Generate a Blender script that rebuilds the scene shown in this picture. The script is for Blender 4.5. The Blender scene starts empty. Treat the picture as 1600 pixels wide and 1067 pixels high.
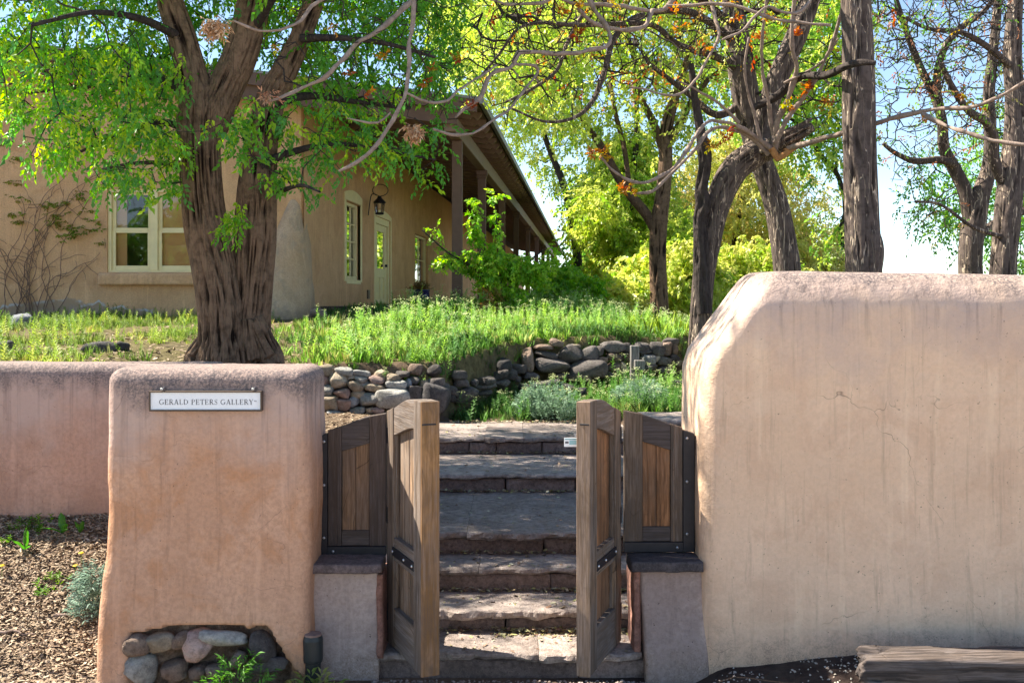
import bpy, bmesh, math, random
import numpy as np
from mathutils import Vector, Matrix

random.seed(7)
RG = np.random.default_rng(7)
sc = bpy.context.scene
COL = sc.collection
PI = math.pi
E, F, CX, CY = 2.02, 1598.0, 800.0, 467.0      # eye height, focal length and principal point of the photograph


def P(px, py, d):
    """a point seen at a pixel of the photograph, at depth d metres"""
    return ((px - CX) / F * d, d, E - (py - CY) / F * d)


# ------------------------------------------------------------------ camera, sky, sun, exposure
cam = bpy.data.cameras.new('camera')
cam.sensor_width = 36
cam.lens = F / 1600 * 36
cam.shift_y = -(533.5 - CY) / 1600
cam.clip_end = 2000
co = bpy.data.objects.new('camera', cam)
co.location = (0, 0, E)
co.rotation_euler = (PI / 2, 0, 0)
COL.objects.link(co)
sc.camera = co

SUN_EL, SUN_AZ = math.radians(50), math.radians(-72)     # azimuth from +Y, clockwise positive
w = bpy.data.worlds.new('World')
sc.world = w
w.use_nodes = True
wn = w.node_tree.nodes
sky = wn.new('ShaderNodeTexSky')
sky.sky_type = 'NISHITA'
sky.sun_disc = False
sky.sun_elevation = SUN_EL
sky.sun_rotation = SUN_AZ % (2 * PI)
sky.air_density = 0.85
sky.dust_density = 0.15
sky.ozone_density = 1.0
sky.altitude = 1500
bg = wn['Background']
w.node_tree.links.new(sky.outputs[0], bg.inputs[0])
bg.inputs[1].default_value = 0.10

sd = bpy.data.lights.new('sun', 'SUN')
sd.energy = 5.0
sd.angle = math.radians(0.5)
sd.color = (1, 0.94, 0.85)
so = bpy.data.objects.new('sun', sd)
sdir = Vector((math.cos(SUN_EL) * math.sin(SUN_AZ), math.cos(SUN_EL) * math.cos(SUN_AZ), math.sin(SUN_EL)))
so.rotation_euler = sdir.to_track_quat('Z', 'Y').to_euler()
so.location = (-20, 10, 30)
COL.objects.link(so)
sc.view_settings.view_transform = 'Standard'
sc.view_settings.look = 'None'
sc.view_settings.gamma = 1
sc.view_settings.exposure = 1.62
sc.view_settings.use_white_balance = True
sc.view_settings.white_balance_temperature = 6900
sc.view_settings.white_balance_tint = 7
sc.view_settings.use_curve_mapping = False


# ------------------------------------------------------------------ numpy noise
def _h(i, j, k):
    n = (i.astype(np.int64) * 374761393 + j.astype(np.int64) * 668265263 + k.astype(np.int64) * 2147483647) & 0xffffffff
    n = ((n ^ (n >> 13)) * 1274126177) & 0xffffffff
    n = ((n ^ (n >> 16)) * 2246822519) & 0xffffffff
    return ((n ^ (n >> 15)) & 0xffffff) / float(0xffffff)


def vn(p):
    p = np.asarray(p, float)
    i = np.floor(p).astype(np.int64)
    f = p - i
    f = f * f * (3 - 2 * f)
    x, y, z = i[..., 0], i[..., 1], i[..., 2]
    fx, fy, fz = f[..., 0], f[..., 1], f[..., 2]
    r = 0
    for a in (0, 1):
        for b in (0, 1):
            for c in (0, 1):
                r = r + _h(x + a, y + b, z + c) * (fx if a else 1 - fx) * (fy if b else 1 - fy) * (fz if c else 1 - fz)
    return r


def fbm(p, o=3):
    p = np.asarray(p, float)
    s, a, t = 0, 0.5, 0
    for k in range(o):
        s = s + a * vn(p * 2 ** k + 17.3 * k)
        t += a
        a *= 0.5
    return s / t


def sst(a, b, x):
    t = np.clip((np.asarray(x, float) - a) / (b - a), 0, 1)
    return t * t * (3 - 2 * t)


# ------------------------------------------------------------------ materials
class NB:
    def __init__(s, name, rough=0.85, spec=0.3):
        s.m = bpy.data.materials.new(name)
        s.m.use_nodes = True
        s.t = s.m.node_tree
        s.b = s.t.nodes['Principled BSDF']
        s.b.inputs['Roughness'].default_value = rough
        s.b.inputs['Specular IOR Level'].default_value = spec
        s.tc = s.t.nodes.new('ShaderNodeTexCoord')

    def n(s, typ, **kw):
        nd = s.t.nodes.new(typ)
        for k, v in kw.items():
            setattr(nd, k, v)
        return nd

    def L(s, a, b):
        s.t.links.new(a, b)

    def put(s, sock, v):
        if isinstance(v, bpy.types.NodeSocket):
            s.L(v, sock)
        elif isinstance(v, (tuple, list)) and len(v) == 3 and sock.type == 'RGBA':
            sock.default_value = (*v, 1)
        else:
            sock.default_value = v

    def co(s, scale=(1, 1, 1), warp=0, wscale=2, obj=True, loc=(0, 0, 0)):
        mp = s.n('ShaderNodeMapping')
        s.L(s.tc.outputs['Object'], mp.inputs[0])
        mp.inputs['Scale'].default_value = scale
        mp.inputs['Location'].default_value = loc
        out = mp.outputs[0]
        if warp:
            nz = s.n('ShaderNodeTexNoise')
            s.L(s.tc.outputs['Object'], nz.inputs['Vector'])
            nz.inputs['Scale'].default_value = wscale
            a = s.n('ShaderNodeVectorMath', operation='MULTIPLY_ADD')
            s.L(nz.outputs['Color'], a.inputs[0])
            a.inputs[1].default_value = (warp, warp, warp)
            s.L(out, a.inputs[2])
            out = a.outputs[0]
        return out

    def noise(s, scale, detail=4, rough=0.55, vec=None, dist=0):
        nz = s.n('ShaderNodeTexNoise')
        s.L(vec if vec is not None else s.tc.outputs['Object'], nz.inputs['Vector'])
        nz.inputs['Scale'].default_value = scale
        nz.inputs['Detail'].default_value = detail
        nz.inputs['Roughness'].default_value = rough
        nz.inputs['Distortion'].default_value = dist
        return nz.outputs['Fac']

    def vor(s, scale, vec=None, feat='DISTANCE_TO_EDGE'):
        v = s.n('ShaderNodeTexVoronoi', feature=feat)
        s.L(vec if vec is not None else s.tc.outputs['Object'], v.inputs['Vector'])
        v.inputs['Scale'].default_value = scale
        return v.outputs['Distance'] if feat != 'F1' else v.outputs['Color']

    def rng(s, x, a, b, c=0.0, d=1.0):
        r = s.n('ShaderNodeMapRange')
        r.clamp = True
        s.put(r.inputs[0], x)
        for i, v in enumerate((a, b, c, d)):
            r.inputs[i + 1].default_value = v
        return r.outputs[0]

    def math(s, op, a, b=0.0):
        m = s.n('ShaderNodeMath', operation=op)
        s.put(m.inputs[0], a)
        s.put(m.inputs[1], b)
        return m.outputs[0]

    def mix(s, f, a, b, mode='MIX'):
        m = s.n('ShaderNodeMix', data_type='RGBA', blend_type=mode)
        s.put(m.inputs[0], f)
        s.put(m.inputs[6], a)
        s.put(m.inputs[7], b)
        return m.outputs[2]

    def xyz(s, i):
        x = s.n('ShaderNodeSeparateXYZ')
        s.L(s.tc.outputs['Object'], x.inputs[0])
        return x.outputs[i]

    def wz(s, i=2):
        g = s.n('ShaderNodeNewGeometry')
        x = s.n('ShaderNodeSeparateXYZ')
        s.L(g.outputs['Position'], x.inputs[0])
        return x.outputs[i]

    def rnd(s):
        return s.n('ShaderNodeObjectInfo').outputs['Random']

    def attr(s, name):
        a = s.n('ShaderNodeAttribute', attribute_name=name)
        return a.outputs['Color']

    def fin(s, color, bump=None, dist=0.01, strength=1.0, rough=None):
        s.put(s.b.inputs['Base Color'], color)
        if bump is not None:
            bp = s.n('ShaderNodeBump')
            bp.inputs['Distance'].default_value = dist
            bp.inputs['Strength'].default_value = strength
            s.L(bump, bp.inputs['Height'])
            s.L(bp.outputs[0], s.b.inputs['Normal'])
        if rough is not None:
            s.put(s.b.inputs['Roughness'], rough)
        return s.m


def stucco(name, c1, c2, c3, top=None, low=None, crackz=1.0, streak=0.5, speck=0.6, toph=0.3, damp=None, dirt=1.0):
    """hand-trowelled earth plaster; top / low are world heights where weather stains begin; on the tall wall, top paints shade"""
    s = NB(name, 0.92, 0.15)
    big = s.noise(1.3, 4, 0.6)
    col = s.mix(s.rng(big, 0.38, 0.62), c1, c2)
    pat = s.noise(3.1, 6, 0.65, dist=0.8)
    col = s.mix(s.math('MULTIPLY', s.rng(pat, 0.50, 0.60), 0.75), col, c3)
    pat2 = s.noise(1.7, 7, 0.7, vec=s.co((1, 1, .8), loc=(11, 5, 2)), dist=0.5)
    col = s.mix(s.rng(pat2, 0.53, 0.66, 0, .4 * dirt), col, tuple(v * .72 for v in c1))
    col = s.mix(s.rng(pat2, 0.45, 0.36, 0, .4), col, tuple(min(1, v * 1.14) for v in c2))
    fine = s.noise(45, 5, 0.7)
    col = s.mix(s.rng(fine, 0.42, 0.62, 0.0, 0.42 * dirt), col, tuple(v * 0.62 for v in c1))
    st = s.noise(1, 5, 0.7, vec=s.co((24, 24, 1.1), 0.5, 3))
    col = s.mix(s.math('MULTIPLY', s.rng(st, 0.55, 0.78), streak), col, tuple(v * 0.45 for v in c1))
    st2 = s.noise(1, 4, 0.6, vec=s.co((13, 13, 0.7), 0.4, 2, loc=(3, 1, 7)))
    col = s.mix(s.math('MULTIPLY', s.rng(st2, 0.56, 0.72), 0.35), col, tuple(min(1, v * 1.35) for v in c2))
    z = s.wz()
    if top is not None:
        nn = s.noise(4.5, 8, 0.72, vec=s.co((1, 1, 0.6)))
        m = s.math('ADD', s.rng(z, top - toph * 1.5, top - toph * .1, -0.2, 0.30), nn)
        pal = s.math('MULTIPLY', s.rng(s.math('ADD', s.rng(z, top - .75, top - .1, -.25, .3), s.noise(2.2, 4, .6)), .4, .75), .75)
        col = s.mix(pal, col, (0.50, 0.375, 0.335))
        m = s.rng(m, 0.48, 0.70)
        grit = s.rng(s.noise(75, 4, 0.8), 0.38, 0.58)
        m = s.math('MULTIPLY', m, s.math('ADD', s.math('MULTIPLY', grit, 0.75), 0.22))
        col = s.mix(m, col, (0.13, 0.11, 0.11))
        drip = s.noise(1, 4, 0.6, vec=s.co((30, 30, 0.8), 0.3, 3, loc=(9, 0, 0)))
        m2 = s.math('MULTIPLY', s.rng(drip, 0.53, 0.68), s.rng(z, top - toph * 3.2, top - toph * 0.6, 0, 0.6))
        col = s.mix(m2, col, (0.16, 0.12, 0.11))
    if low is not None:
        nn = s.noise(6, 8, 0.75)
        m = s.rng(s.math('ADD', s.rng(z, low, low + 0.42, 0.32 * max(dirt, .8) - .02, -0.15), nn), 0.58, 0.82, 0, 0.85)
        grit = s.rng(s.noise(120, 3, 0.8), 0.4, 0.6, 0.25, 1)
        col = s.mix(s.math('MULTIPLY', m, grit), col, damp or (0.24, 0.17, 0.13))
    cr = s.vor(0.75, s.co((1, 1, 1), 0.22, 6))
    crm = s.math('MULTIPLY', s.rng(cr, 0.0, 0.0013, 1, 0), s.rng(s.noise(2.6, 3), 0.50, 0.60))
    cr2 = s.vor(1.7, s.co((1, 1, 1), 0.16, 9, loc=(4, 4, 4)))
    crm2 = s.math('MULTIPLY', s.rng(cr2, 0.0, 0.0018, 0.8, 0), s.rng(s.noise(1.4, 2, vec=s.co((1, 1, 1), loc=(7, 3, 1))), 0.55, 0.62))
    crm = s.math('MULTIPLY', s.math('MAXIMUM', crm, crm2), crackz)
    col = s.mix(s.math('MULTIPLY', crm, 0.6), col, (0.07, 0.05, 0.04))
    sp = s.rng(s.vor(26, None), 0.0, 1, 0, 1)
    spn = s.noise(60, 2, 0.5)
    col = s.mix(s.math('MULTIPLY', s.rng(spn, 0.71, 0.76), speck), col, (0.09, 0.06, 0.05))
    h = s.math('ADD', s.math('MULTIPLY', s.noise(7, 5, 0.65), 1.0), s.math('MULTIPLY', fine, 0.32))
    h = s.math('SUBTRACT', h, s.math('MULTIPLY', crm, 0.12))
    return s, col, h


def mk_stucco(*a, **k):
    s, col, h = stucco(*a, **k)
    return s.fin(col, h, 0.02, 0.7)


def mk_wood(name, grey, warm, axis=2, warmth=0.5, rough=0.8, dark=0.5):
    s = NB(name, rough, 0.2)
    sc_ = [34, 34, 34]
    sc_[axis] = 1.3
    off = s.math('MULTIPLY', s.rnd(), 37.0)
    cmb = s.n('ShaderNodeCombineXYZ')
    for i in range(3):
        s.L(off, cmb.inputs[i])
    a = s.n('ShaderNodeVectorMath', operation='ADD')
    s.L(s.co(tuple(sc_), 1.2, 3), a.inputs[0])
    s.L(cmb.outputs[0], a.inputs[1])
    gr = s.noise(1, 6, 0.65, vec=a.outputs[0])
    fine_s = [v * 4.5 for v in sc_]
    gf = s.noise(1, 4, 0.7, vec=s.co(tuple(fine_s), 1.0, 4))
    a2 = s.n('ShaderNodeVectorMath', operation='ADD')
    s.L(s.co((2.2, 2.2, 2.2)), a2.inputs[0])
    s.L(cmb.outputs[0], a2.inputs[1])
    patch = s.noise(1, 4, 0.6, vec=a2.outputs[0])
    f = s.rng(s.math('ADD', patch, s.math('MULTIPLY', gr, 0.5)), 0.85 - 0.4 * warmth, 1.1 - 0.4 * warmth)
    col = s.mix(f, grey, warm)
    col = s.mix(s.rng(gr, 0.46, 0.58, 0, dark), col, tuple(v * 0.25 for v in grey))
    stn = s.noise(1, 5, 0.7, vec=s.co(tuple(3.2 if i != axis else 1.1 for i in range(3)), 0.6, 4, loc=(3, 8, 1)))
    col = s.mix(s.rng(stn, 0.5, 0.64, 0, .65), col, tuple(v * 0.42 for v in grey))
    col = s.mix(s.rng(gf, 0.46, 0.58, 0, 0.65), col, tuple(v * 0.4 for v in warm))
    kn = s.vor(1, s.co(tuple(7 if i != axis else 1.6 for i in range(3)), 0.25, 5), 'DISTANCE_TO_EDGE')
    col = s.mix(s.math('MULTIPLY', s.rng(kn, 0, 0.012, 1, 0), s.rng(patch, 0.5, 0.62, 0, 0.8)), col, (0.02, 0.015, 0.012))
    h = s.math('ADD', s.math('MULTIPLY', gr, 1.0), s.math('MULTIPLY', gf, 0.4))
    return s.fin(col, h, 0.008, 1.0)


def mk_stone(name, c1, c2, scale=6, rough=0.85, lichen=(0.33, 0.33, 0.28), la=0.4, dist=0.012):
    s = NB(name, rough, 0.25)
    off = s.math('MULTIPLY', s.rnd(), 53.0)
    cmb = s.n('ShaderNodeCombineXYZ')
    for i in range(3):
        s.L(off, cmb.inputs[i])
    a = s.n('ShaderNodeVectorMath', operation='ADD')
    s.L(s.tc.outputs['Object'], a.inputs[0])
    s.L(cmb.outputs[0], a.inputs[1])
    v = a.outputs[0]
    n1 = s.noise(scale, 6, 0.65, vec=v, dist=0.4)
    n2 = s.noise(scale * 6, 6, 0.8, vec=v)
    n4 = s.noise(scale * 24, 3, 0.7, vec=v)
    col = s.mix(s.rng(n1, 0.40, 0.60), c1, c2)
    col = s.mix(s.rng(n2, 0.47, 0.62, 0, 0.75), col, tuple(x * 0.42 for x in c1))
    col = s.mix(s.rng(n4, 0.56, 0.66, 0, 0.5), col, tuple(min(.8, x * 1.55) for x in c2))
    col = s.mix(s.rng(n4, 0.44, 0.34, 0, 0.6), col, tuple(x * 0.35 for x in c1))
    n3 = s.noise(scale * 2.1, 7, 0.8, vec=v, dist=1.0)
    col = s.mix(s.rng(n3, 0.55, 0.62, 0, la), col, lichen)
    hsv = s.n('ShaderNodeHueSaturation')
    s.L(s.rng(s.rnd(), 0, 1, 0.9, 1.5), hsv.inputs['Value'])
    s.L(col, hsv.inputs['Color'])
    h = s.math('ADD', n1, s.math('ADD', s.math('MULTIPLY', n2, 0.8), s.math('MULTIPLY', n4, 0.25)))
    return s.fin(hsv.outputs[0], h, dist * 2.0, 1.0)


def mk_leaf(name, trans=0.5, rough=0.5):
    s = NB(name, rough, 0.35)
    c = s.attr('col')
    s.put(s.b.inputs['Base Color'], c)
    tr = s.n('ShaderNodeBsdfTranslucent')
    hs = s.n('ShaderNodeHueSaturation')
    hs.inputs['Saturation'].default_value = 1.12
    hs.inputs['Value'].default_value = 1.5
    s.L(c, hs.inputs['Color'])
    s.L(hs.outputs[0], tr.inputs['Color'])
    mx = s.n('ShaderNodeMixShader')
    mx.inputs[0].default_value = trans
    s.L(s.b.outputs[0], mx.inputs[1])
    s.L(tr.outputs[0], mx.inputs[2])
    s.L(mx.outputs[0], s.t.nodes['Material Output'].inputs[0])
    return s.m


def mk_attr(name, rough=0.9):
    s = NB(name, rough, 0.15)
    return s.fin(s.attr('col'))


def mk_plain(name, c, rough=0.6, metal=0.0, var=0.25, scale=12, spec=0.4, bump=0.002):
    s = NB(name, rough, spec)
    s.b.inputs['Metallic'].default_value = metal
    n1 = s.noise(scale, 5, 0.65)
    col = s.mix(s.rng(n1, 0.35, 0.7, 0, 1), c, tuple(v * (1 - var) for v in c))
    return s.fin(col, n1, bump, 0.5)


MAT = {}
MAT['pillar'] = mk_stucco('pillar_stucco', (0.56, 0.32, 0.21), (0.64, 0.385, 0.265), (0.52, 0.26, 0.14), top=1.66, low=0.02, streak=0.6, toph=0.2)
MAT['backwall'] = mk_stucco('garden_wall_stucco', (0.44, 0.27, 0.21), (0.50, 0.31, 0.24), (0.40, 0.235, 0.175), top=1.62, low=0.45, streak=0.5, toph=0.22)
MAT['rightwall'] = mk_stucco('tall_wall_stucco', (0.77, 0.525, 0.365), (0.81, 0.56, 0.395), (0.73, 0.48, 0.33), top=2.2, low=0.12, streak=0.6, toph=0.14, dirt=.42, crackz=1.0)  # top band paints mottled branch shade onto the shoulder


def mk_house():
    s, col, h = stucco('house_stucco', (0.66, 0.385, 0.21), (0.71, 0.43, 0.245), (0.60, 0.34, 0.185), low=1.6, streak=0.3, speck=0.2, crackz=0.6)
    # worn plaster patch low on the left of the front wall
    g = s.n('ShaderNodeNewGeometry')
    sp = s.n('ShaderNodeSeparateXYZ')
    s.L(g.outputs['Position'], sp.inputs[0])
    dx = s.math('MULTIPLY', s.math('ADD', sp.outputs[0], 7.0), 0.42)
    dz = s.math('SUBTRACT', sp.outputs[2], 1.62)
    r = s.math('ADD', s.math('MULTIPLY', dx, dx), s.math('MULTIPLY', s.math('MULTIPLY', dz, dz), 3.2))
    nz = s.noise(2.2, 5, 0.6, dist=0.6)
    r = s.math('ADD', r, s.math('MULTIPLY', nz, 0.9))
    front = s.rng(sp.outputs[1], 16.4, 16.5, 1, 0)
    col = s.mix(s.math('MULTIPLY', s.rng(r, 0.86, 0.92, 1, 0), front), col, (0.40, 0.27, 0.18))
    edge = s.math('MULTIPLY', s.rng(r, 0.80, 0.86, 0, 1), s.rng(r, 0.86, 0.92, 1, 0))
    m2 = s.math('MULTIPLY', s.math('MULTIPLY', edge, s.rng(s.noise(5, 4, 0.7), 0.4, 0.55)), front)
    col = s.mix(m2, col, (0.55, 0.52, 0.52))
    m3 = s.math('MULTIPLY', s.rng(r, 0.6, 0.75, 1, 0), s.math('MULTIPLY', front, 0.35))
    col = s.mix(m3, col, (0.36, 0.32, 0.29))
    return s.fin(col, h, 0.03, 0.7)


MAT['house'] = mk_house()
MAT['buttress'] = mk_stucco('buttress_stucco', (0.50, 0.33, 0.21), (0.56, 0.40, 0.28), (0.38, 0.29, 0.22), low=1.7, streak=0.4)
MAT['rubble'] = mk_stone('rough_mortar', (0.26, 0.17, 0.12), (0.40, 0.29, 0.22), 9, 0.95, (0.48, 0.38, 0.31), 0.5, 0.03)
MAT['pier'] = mk_stucco('pier_render', (0.46, 0.37, 0.34), (0.56, 0.455, 0.42), (0.38, 0.30, 0.28), low=0.0, streak=0.3, speck=1.0)
MAT['pier2'] = mk_stucco('pier_slab', (0.36, 0.265, 0.235), (0.42, 0.315, 0.28), (0.54, 0.41, 0.35), low=0.0, streak=0.4, speck=1.0)
MAT['redstone'] = mk_stone('red_sandstone', (0.42, 0.21, 0.165), (0.50, 0.27, 0.21), 6, 0.9, (0.3, 0.2, 0.18), 0.4)
MAT['capstone'] = mk_stone('cap_sandstone', (0.20, 0.155, 0.155), (0.28, 0.22, 0.22), 7, 0.85, (0.12, 0.10, 0.10), 0.5)
MAT['capdark'] = mk_stone('cap_dark', (0.075, 0.065, 0.07), (0.12, 0.10, 0.105), 7, 0.85, (0.17, 0.15, 0.15), 0.3)
MAT['flag'] = mk_stone('flagstone', (0.26, 0.205, 0.18), (0.38, 0.31, 0.28), 3.4, 0.85, (0.46, 0.41, 0.37), 0.4, 0.012)
MAT['riser'] = mk_stone('riser_stone', (0.23, 0.165, 0.145), (0.33, 0.245, 0.215), 6, 0.95, (0.13, 0.10, 0.095), 0.4, 0.015)
ST = {
    't': mk_stone('tan_fieldstone', (0.36, 0.28, 0.20), (0.46, 0.37, 0.28), 5),
    'g': mk_stone('grey_fieldstone', (0.28, 0.27, 0.26), (0.40, 0.38, 0.35), 6),
    'p': mk_stone('pink_fieldstone', (0.38, 0.25, 0.21), (0.46, 0.32, 0.28), 5),
    'b': mk_stone('blue_grey_fieldstone', (0.19, 0.20, 0.23), (0.29, 0.30, 0.32), 5),
    'd': mk_stone('dark_fieldstone', (0.10, 0.085, 0.08), (0.16, 0.14, 0.13), 6, lichen=(0.24, 0.23, 0.2)),
    'e': mk_stone('black_basalt', (0.06, 0.055, 0.057), (0.10, 0.09, 0.09), 5, lichen=(0.2, 0.18, 0.17), la=0.25),
    'r': mk_stone('brown_fieldstone', (0.19, 0.13, 0.10), (0.26, 0.19, 0.15), 6),
}
MAT['wood_v'] = mk_wood('weathered_wood_upright', (0.23, 0.185, 0.16), (0.34, 0.215, 0.13), 2, 0.25, dark=.75)
MAT['wood_h'] = mk_wood('weathered_wood_rail', (0.23, 0.19, 0.17), (0.33, 0.22, 0.15), 0, 0.2)
MAT['wood_dark'] = mk_wood('dark_weathered_upright', (0.115, 0.09, 0.085), (0.19, 0.13, 0.10), 2, 0.3)
MAT['wood_dark_h'] = mk_wood('dark_weathered_rail', (0.11, 0.09, 0.088), (0.17, 0.13, 0.11), 0, 0.3)
MAT['wood_plank'] = mk_wood('warm_plank', (0.32, 0.25, 0.205), (0.44, 0.265, 0.155), 2, 0.4, dark=0.8)
MAT['wood_orange'] = mk_wood('orange_plank', (0.26, 0.155, 0.10), (0.46, 0.215, 0.10), 2, 0.6, dark=0.75)
MAT['wood_edge'] = mk_wood('sawn_edge', (0.26, 0.17, 0.12), (0.56, 0.29, 0.11), 2, 0.5, dark=0.6)
MAT['wood_grey'] = mk_wood('grey_post', (0.27, 0.25, 0.24), (0.33, 0.29, 0.26), 2, 0.2)
MAT['log'] = mk_wood('old_timber', (0.17, 0.14, 0.13), (0.22, 0.16, 0.13), 0, 0.4, dark=0.95)
MAT['iron'] = mk_plain('black_iron', (0.035, 0.033, 0.04), 0.5, 0.4, 0.3, 20)
MAT['bolt'] = mk_plain('zinc_bolt', (0.65, 0.65, 0.68), 0.35, 0.9, 0.2)
MAT['brownpaint'] = mk_plain('brown_paint', (0.155, 0.085, 0.06), 0.6, 0, 0.25, 9)
MAT['brownlight'] = mk_plain('brown_paint_beam', (0.23, 0.14, 0.10), 0.6, 0, 0.3, 9)
MAT['rafter'] = mk_plain('dark_brown_paint', (0.15, 0.085, 0.06), 0.6, 0, 0.25, 9)
MAT['roofing'] = mk_plain('roof_metal', (0.30, 0.28, 0.27), 0.5, 0.2, 0.3, 4)
MAT['cream'] = mk_plain('cream_paint', (0.84, 0.69, 0.39), 0.5, 0, 0.12, 6)
MAT['blind'] = mk_plain('orange_blind', (0.66, 0.35, 0.16), 0.8, 0, 0.1, 3)
MAT['inside'] = mk_plain('dark_interior', (0.30, 0.17, 0.09), 0.9, 0, 0.3, 1)
MAT['signwhite'] = mk_plain('sign_white', (0.86, 0.88, 0.92), 0.35, 0, 0.05, 30, bump=0.0)
MAT['signframe'] = mk_plain('bronze_frame', (0.12, 0.085, 0.065), 0.4, 0.5, 0.3, 20)
MAT['ink'] = mk_plain('grey_ink', (0.10, 0.10, 0.12), 0.5, 0, 0.05, 20, bump=0.0)
MAT['inkpale'] = mk_plain('pale_ink', (0.45, 0.45, 0.48), 0.5, 0, 0.05, 20, bump=0.0)
MAT['plastic'] = mk_plain('black_plastic', (0.03, 0.035, 0.037), 0.45, 0, 0.3, 20)
MAT['rust'] = mk_plain('rusty_cap', (0.28, 0.18, 0.15), 0.9, 0, 0.4, 30)
MAT['pot'] = mk_plain('blue_glaze', (0.012, 0.02, 0.10), 0.15, 0, 0.3, 6, 0.6)
MAT['brick'] = mk_stone('dark_brick', (0.09, 0.055, 0.045), (0.13, 0.08, 0.065), 9)
MAT['leaf'] = mk_leaf('leaf_tissue', 0.5, 0.36)
MAT['grass'] = mk_leaf('grass_tissue', 0.4, 0.55)
MAT['litter'] = mk_attr('dry_litter')


def mk_glass():
    s = NB('window_glass', 0.03, 0.5)
    gl = s.n('ShaderNodeBsdfGlossy')
    gl.inputs['Roughness'].default_value = 0.02
    tr = s.n('ShaderNodeBsdfTransparent')
    mx = s.n('ShaderNodeMixShader')
    fr = s.n('ShaderNodeFresnel')
    fr.inputs[0].default_value = 1.42
    s.L(s.math('ADD', fr.outputs[0], 0.02), mx.inputs[0])
    s.L(tr.outputs[0], mx.inputs[1])
    s.L(gl.outputs[0], mx.inputs[2])
    s.L(mx.outputs[0], s.t.nodes['Material Output'].inputs[0])
    return s.m


MAT['glass'] = mk_glass()


def mk_bark(name, dark, mid, pale, sc_=(30, 30, 2.4), pale_w=0.03, pal=1.0, dist=0.03):
    s = NB(name, 0.95, 0.1)
    v = s.co(sc_, 1.6, 4)
    n1 = s.noise(1, 4, 0.6, vec=v)
    n2 = s.noise(14, 5, 0.7)
    ra = s.n('ShaderNodeAttribute', attribute_name='col')
    rf = s.math('ADD', s.math('MULTIPLY', ra.outputs['Fac'], 1.0), s.math('MULTIPLY', n1, 0.5))
    col = s.mix(s.rng(rf, 0.35, 1.0), dark, mid)
    col = s.mix(s.rng(n2, 0.45, 0.7, 0, 0.6), col, tuple(x * 0.4 for x in dark))
    v2 = s.co((sc_[0], sc_[1], 1.25), 0.55, 6, loc=(5, 2, 1))
    nl = s.noise(1, 2, 0.4, vec=v2)
    line = s.rng(s.math('ABSOLUTE', s.math('SUBTRACT', nl, 0.5)), 0, pale_w, 1, 0)
    line = s.math('MULTIPLY', line, s.rng(s.noise(3, 3), 0.22, 0.38))
    col = s.mix(s.math('MULTIPLY', line, pal), col, pale)
    h = s.math('ADD', n1, s.math('MULTIPLY', n2, 0.3))
    h = s.math('SUBTRACT', h, s.math('MULTIPLY', line, 0.5))
    return s.fin(col, h, dist, 0.9)


MAT['bark_big'] = mk_bark('cottonwood_bark', (0.014, 0.008, 0.006), (0.20, 0.128, 0.085), (0.33, 0.24, 0.17), (30, 30, 2.6), 0.02, 0.3, 0.02)
MAT['bark_line'] = mk_bark('fissured_bark', (0.040, 0.030, 0.027), (0.13, 0.10, 0.088), (0.66, 0.52, 0.40), (17, 17, 2.2), 0.022, 1.0, 0.02)
MAT['bark_dark'] = mk_bark('dark_bark', (0.035, 0.028, 0.028), (0.075, 0.06, 0.055), (0.14, 0.11, 0.1), (30, 30, 4), 0.02, 0.4)
MAT['bark_pale'] = mk_bark('smooth_pale_bark', (0.17, 0.12, 0.10), (0.42, 0.32, 0.265), (0.50, 0.40, 0.34), (22, 22, 16), 0.03, 0.3, 0.006)
MAT['bark_orange'] = mk_bark('torn_orange_wood', (0.36, 0.17, 0.07), (0.5, 0.25, 0.1), (0.6, 0.35, 0.18), (40, 40, 4), 0.03, 0.3, 0.01)
MAT['vine'] = mk_bark('vine_bark', (0.16, 0.10, 0.075), (0.25, 0.16, 0.12), (0.3, 0.2, 0.15), (40, 40, 6), 0.02, 0.2, 0.004)


# ------------------------------------------------------------------ mesh helpers
def clean(d):
    return d


def mesh(name, V, Fc, mat, parent=None, smooth=False, col=None, local=False, kind=None):
    if col is None and id(V) in RIDGE:
        col = np.repeat(RIDGE[id(V)][1][:, None], 3, 1)
    elif col is None and mat.name.endswith('bark'):
        col = np.full((len(V), 3), .5)
    V = np.asarray(V, float)
    if parent is not None and not local:
        V = V - np.array(parent_world(parent))
    me = bpy.data.meshes.new(name)
    if isinstance(Fc, np.ndarray):
        n, k = Fc.shape
        me.vertices.add(len(V))
        me.vertices.foreach_set('co', V.astype(np.float32).ravel())
        me.loops.add(n * k)
        me.loops.foreach_set('vertex_index', Fc.astype(np.int32).ravel())
        me.polygons.add(n)
        me.polygons.foreach_set('loop_start', np.arange(0, n * k, k, dtype=np.int32))
        me.polygons.foreach_set('loop_total', np.full(n, k, dtype=np.int32))
        me.update(calc_edges=True)
    else:
        me.from_pydata([tuple(v) for v in V], [], [tuple(f) for f in Fc])
        me.update()
    if smooth:
        me.polygons.foreach_set('use_smooth', np.ones(len(me.polygons), dtype=bool))
    if col is not None:
        a = me.color_attributes.new('col', 'FLOAT_COLOR', 'POINT')
        c = np.ones((len(V), 4), np.float32)
        c[:, :3] = col
        a.data.foreach_set('color', c.ravel())
    me.materials.append(mat)
    o = bpy.data.objects.new(name, me)
    COL.objects.link(o)
    if parent is not None:
        o.parent = parent
    if kind:
        o['kind'] = kind
    return o


def parent_world(p):
    v = Vector(p.location)
    while p.parent:
        p = p.parent
        v = v + p.location
    return v


def tag(o, label, cat, group=None, kind=None):
    o['label'] = label
    o['category'] = cat
    if group:
        o['group'] = group
    o['kind'] = kind or 'thing'
    return o


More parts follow.
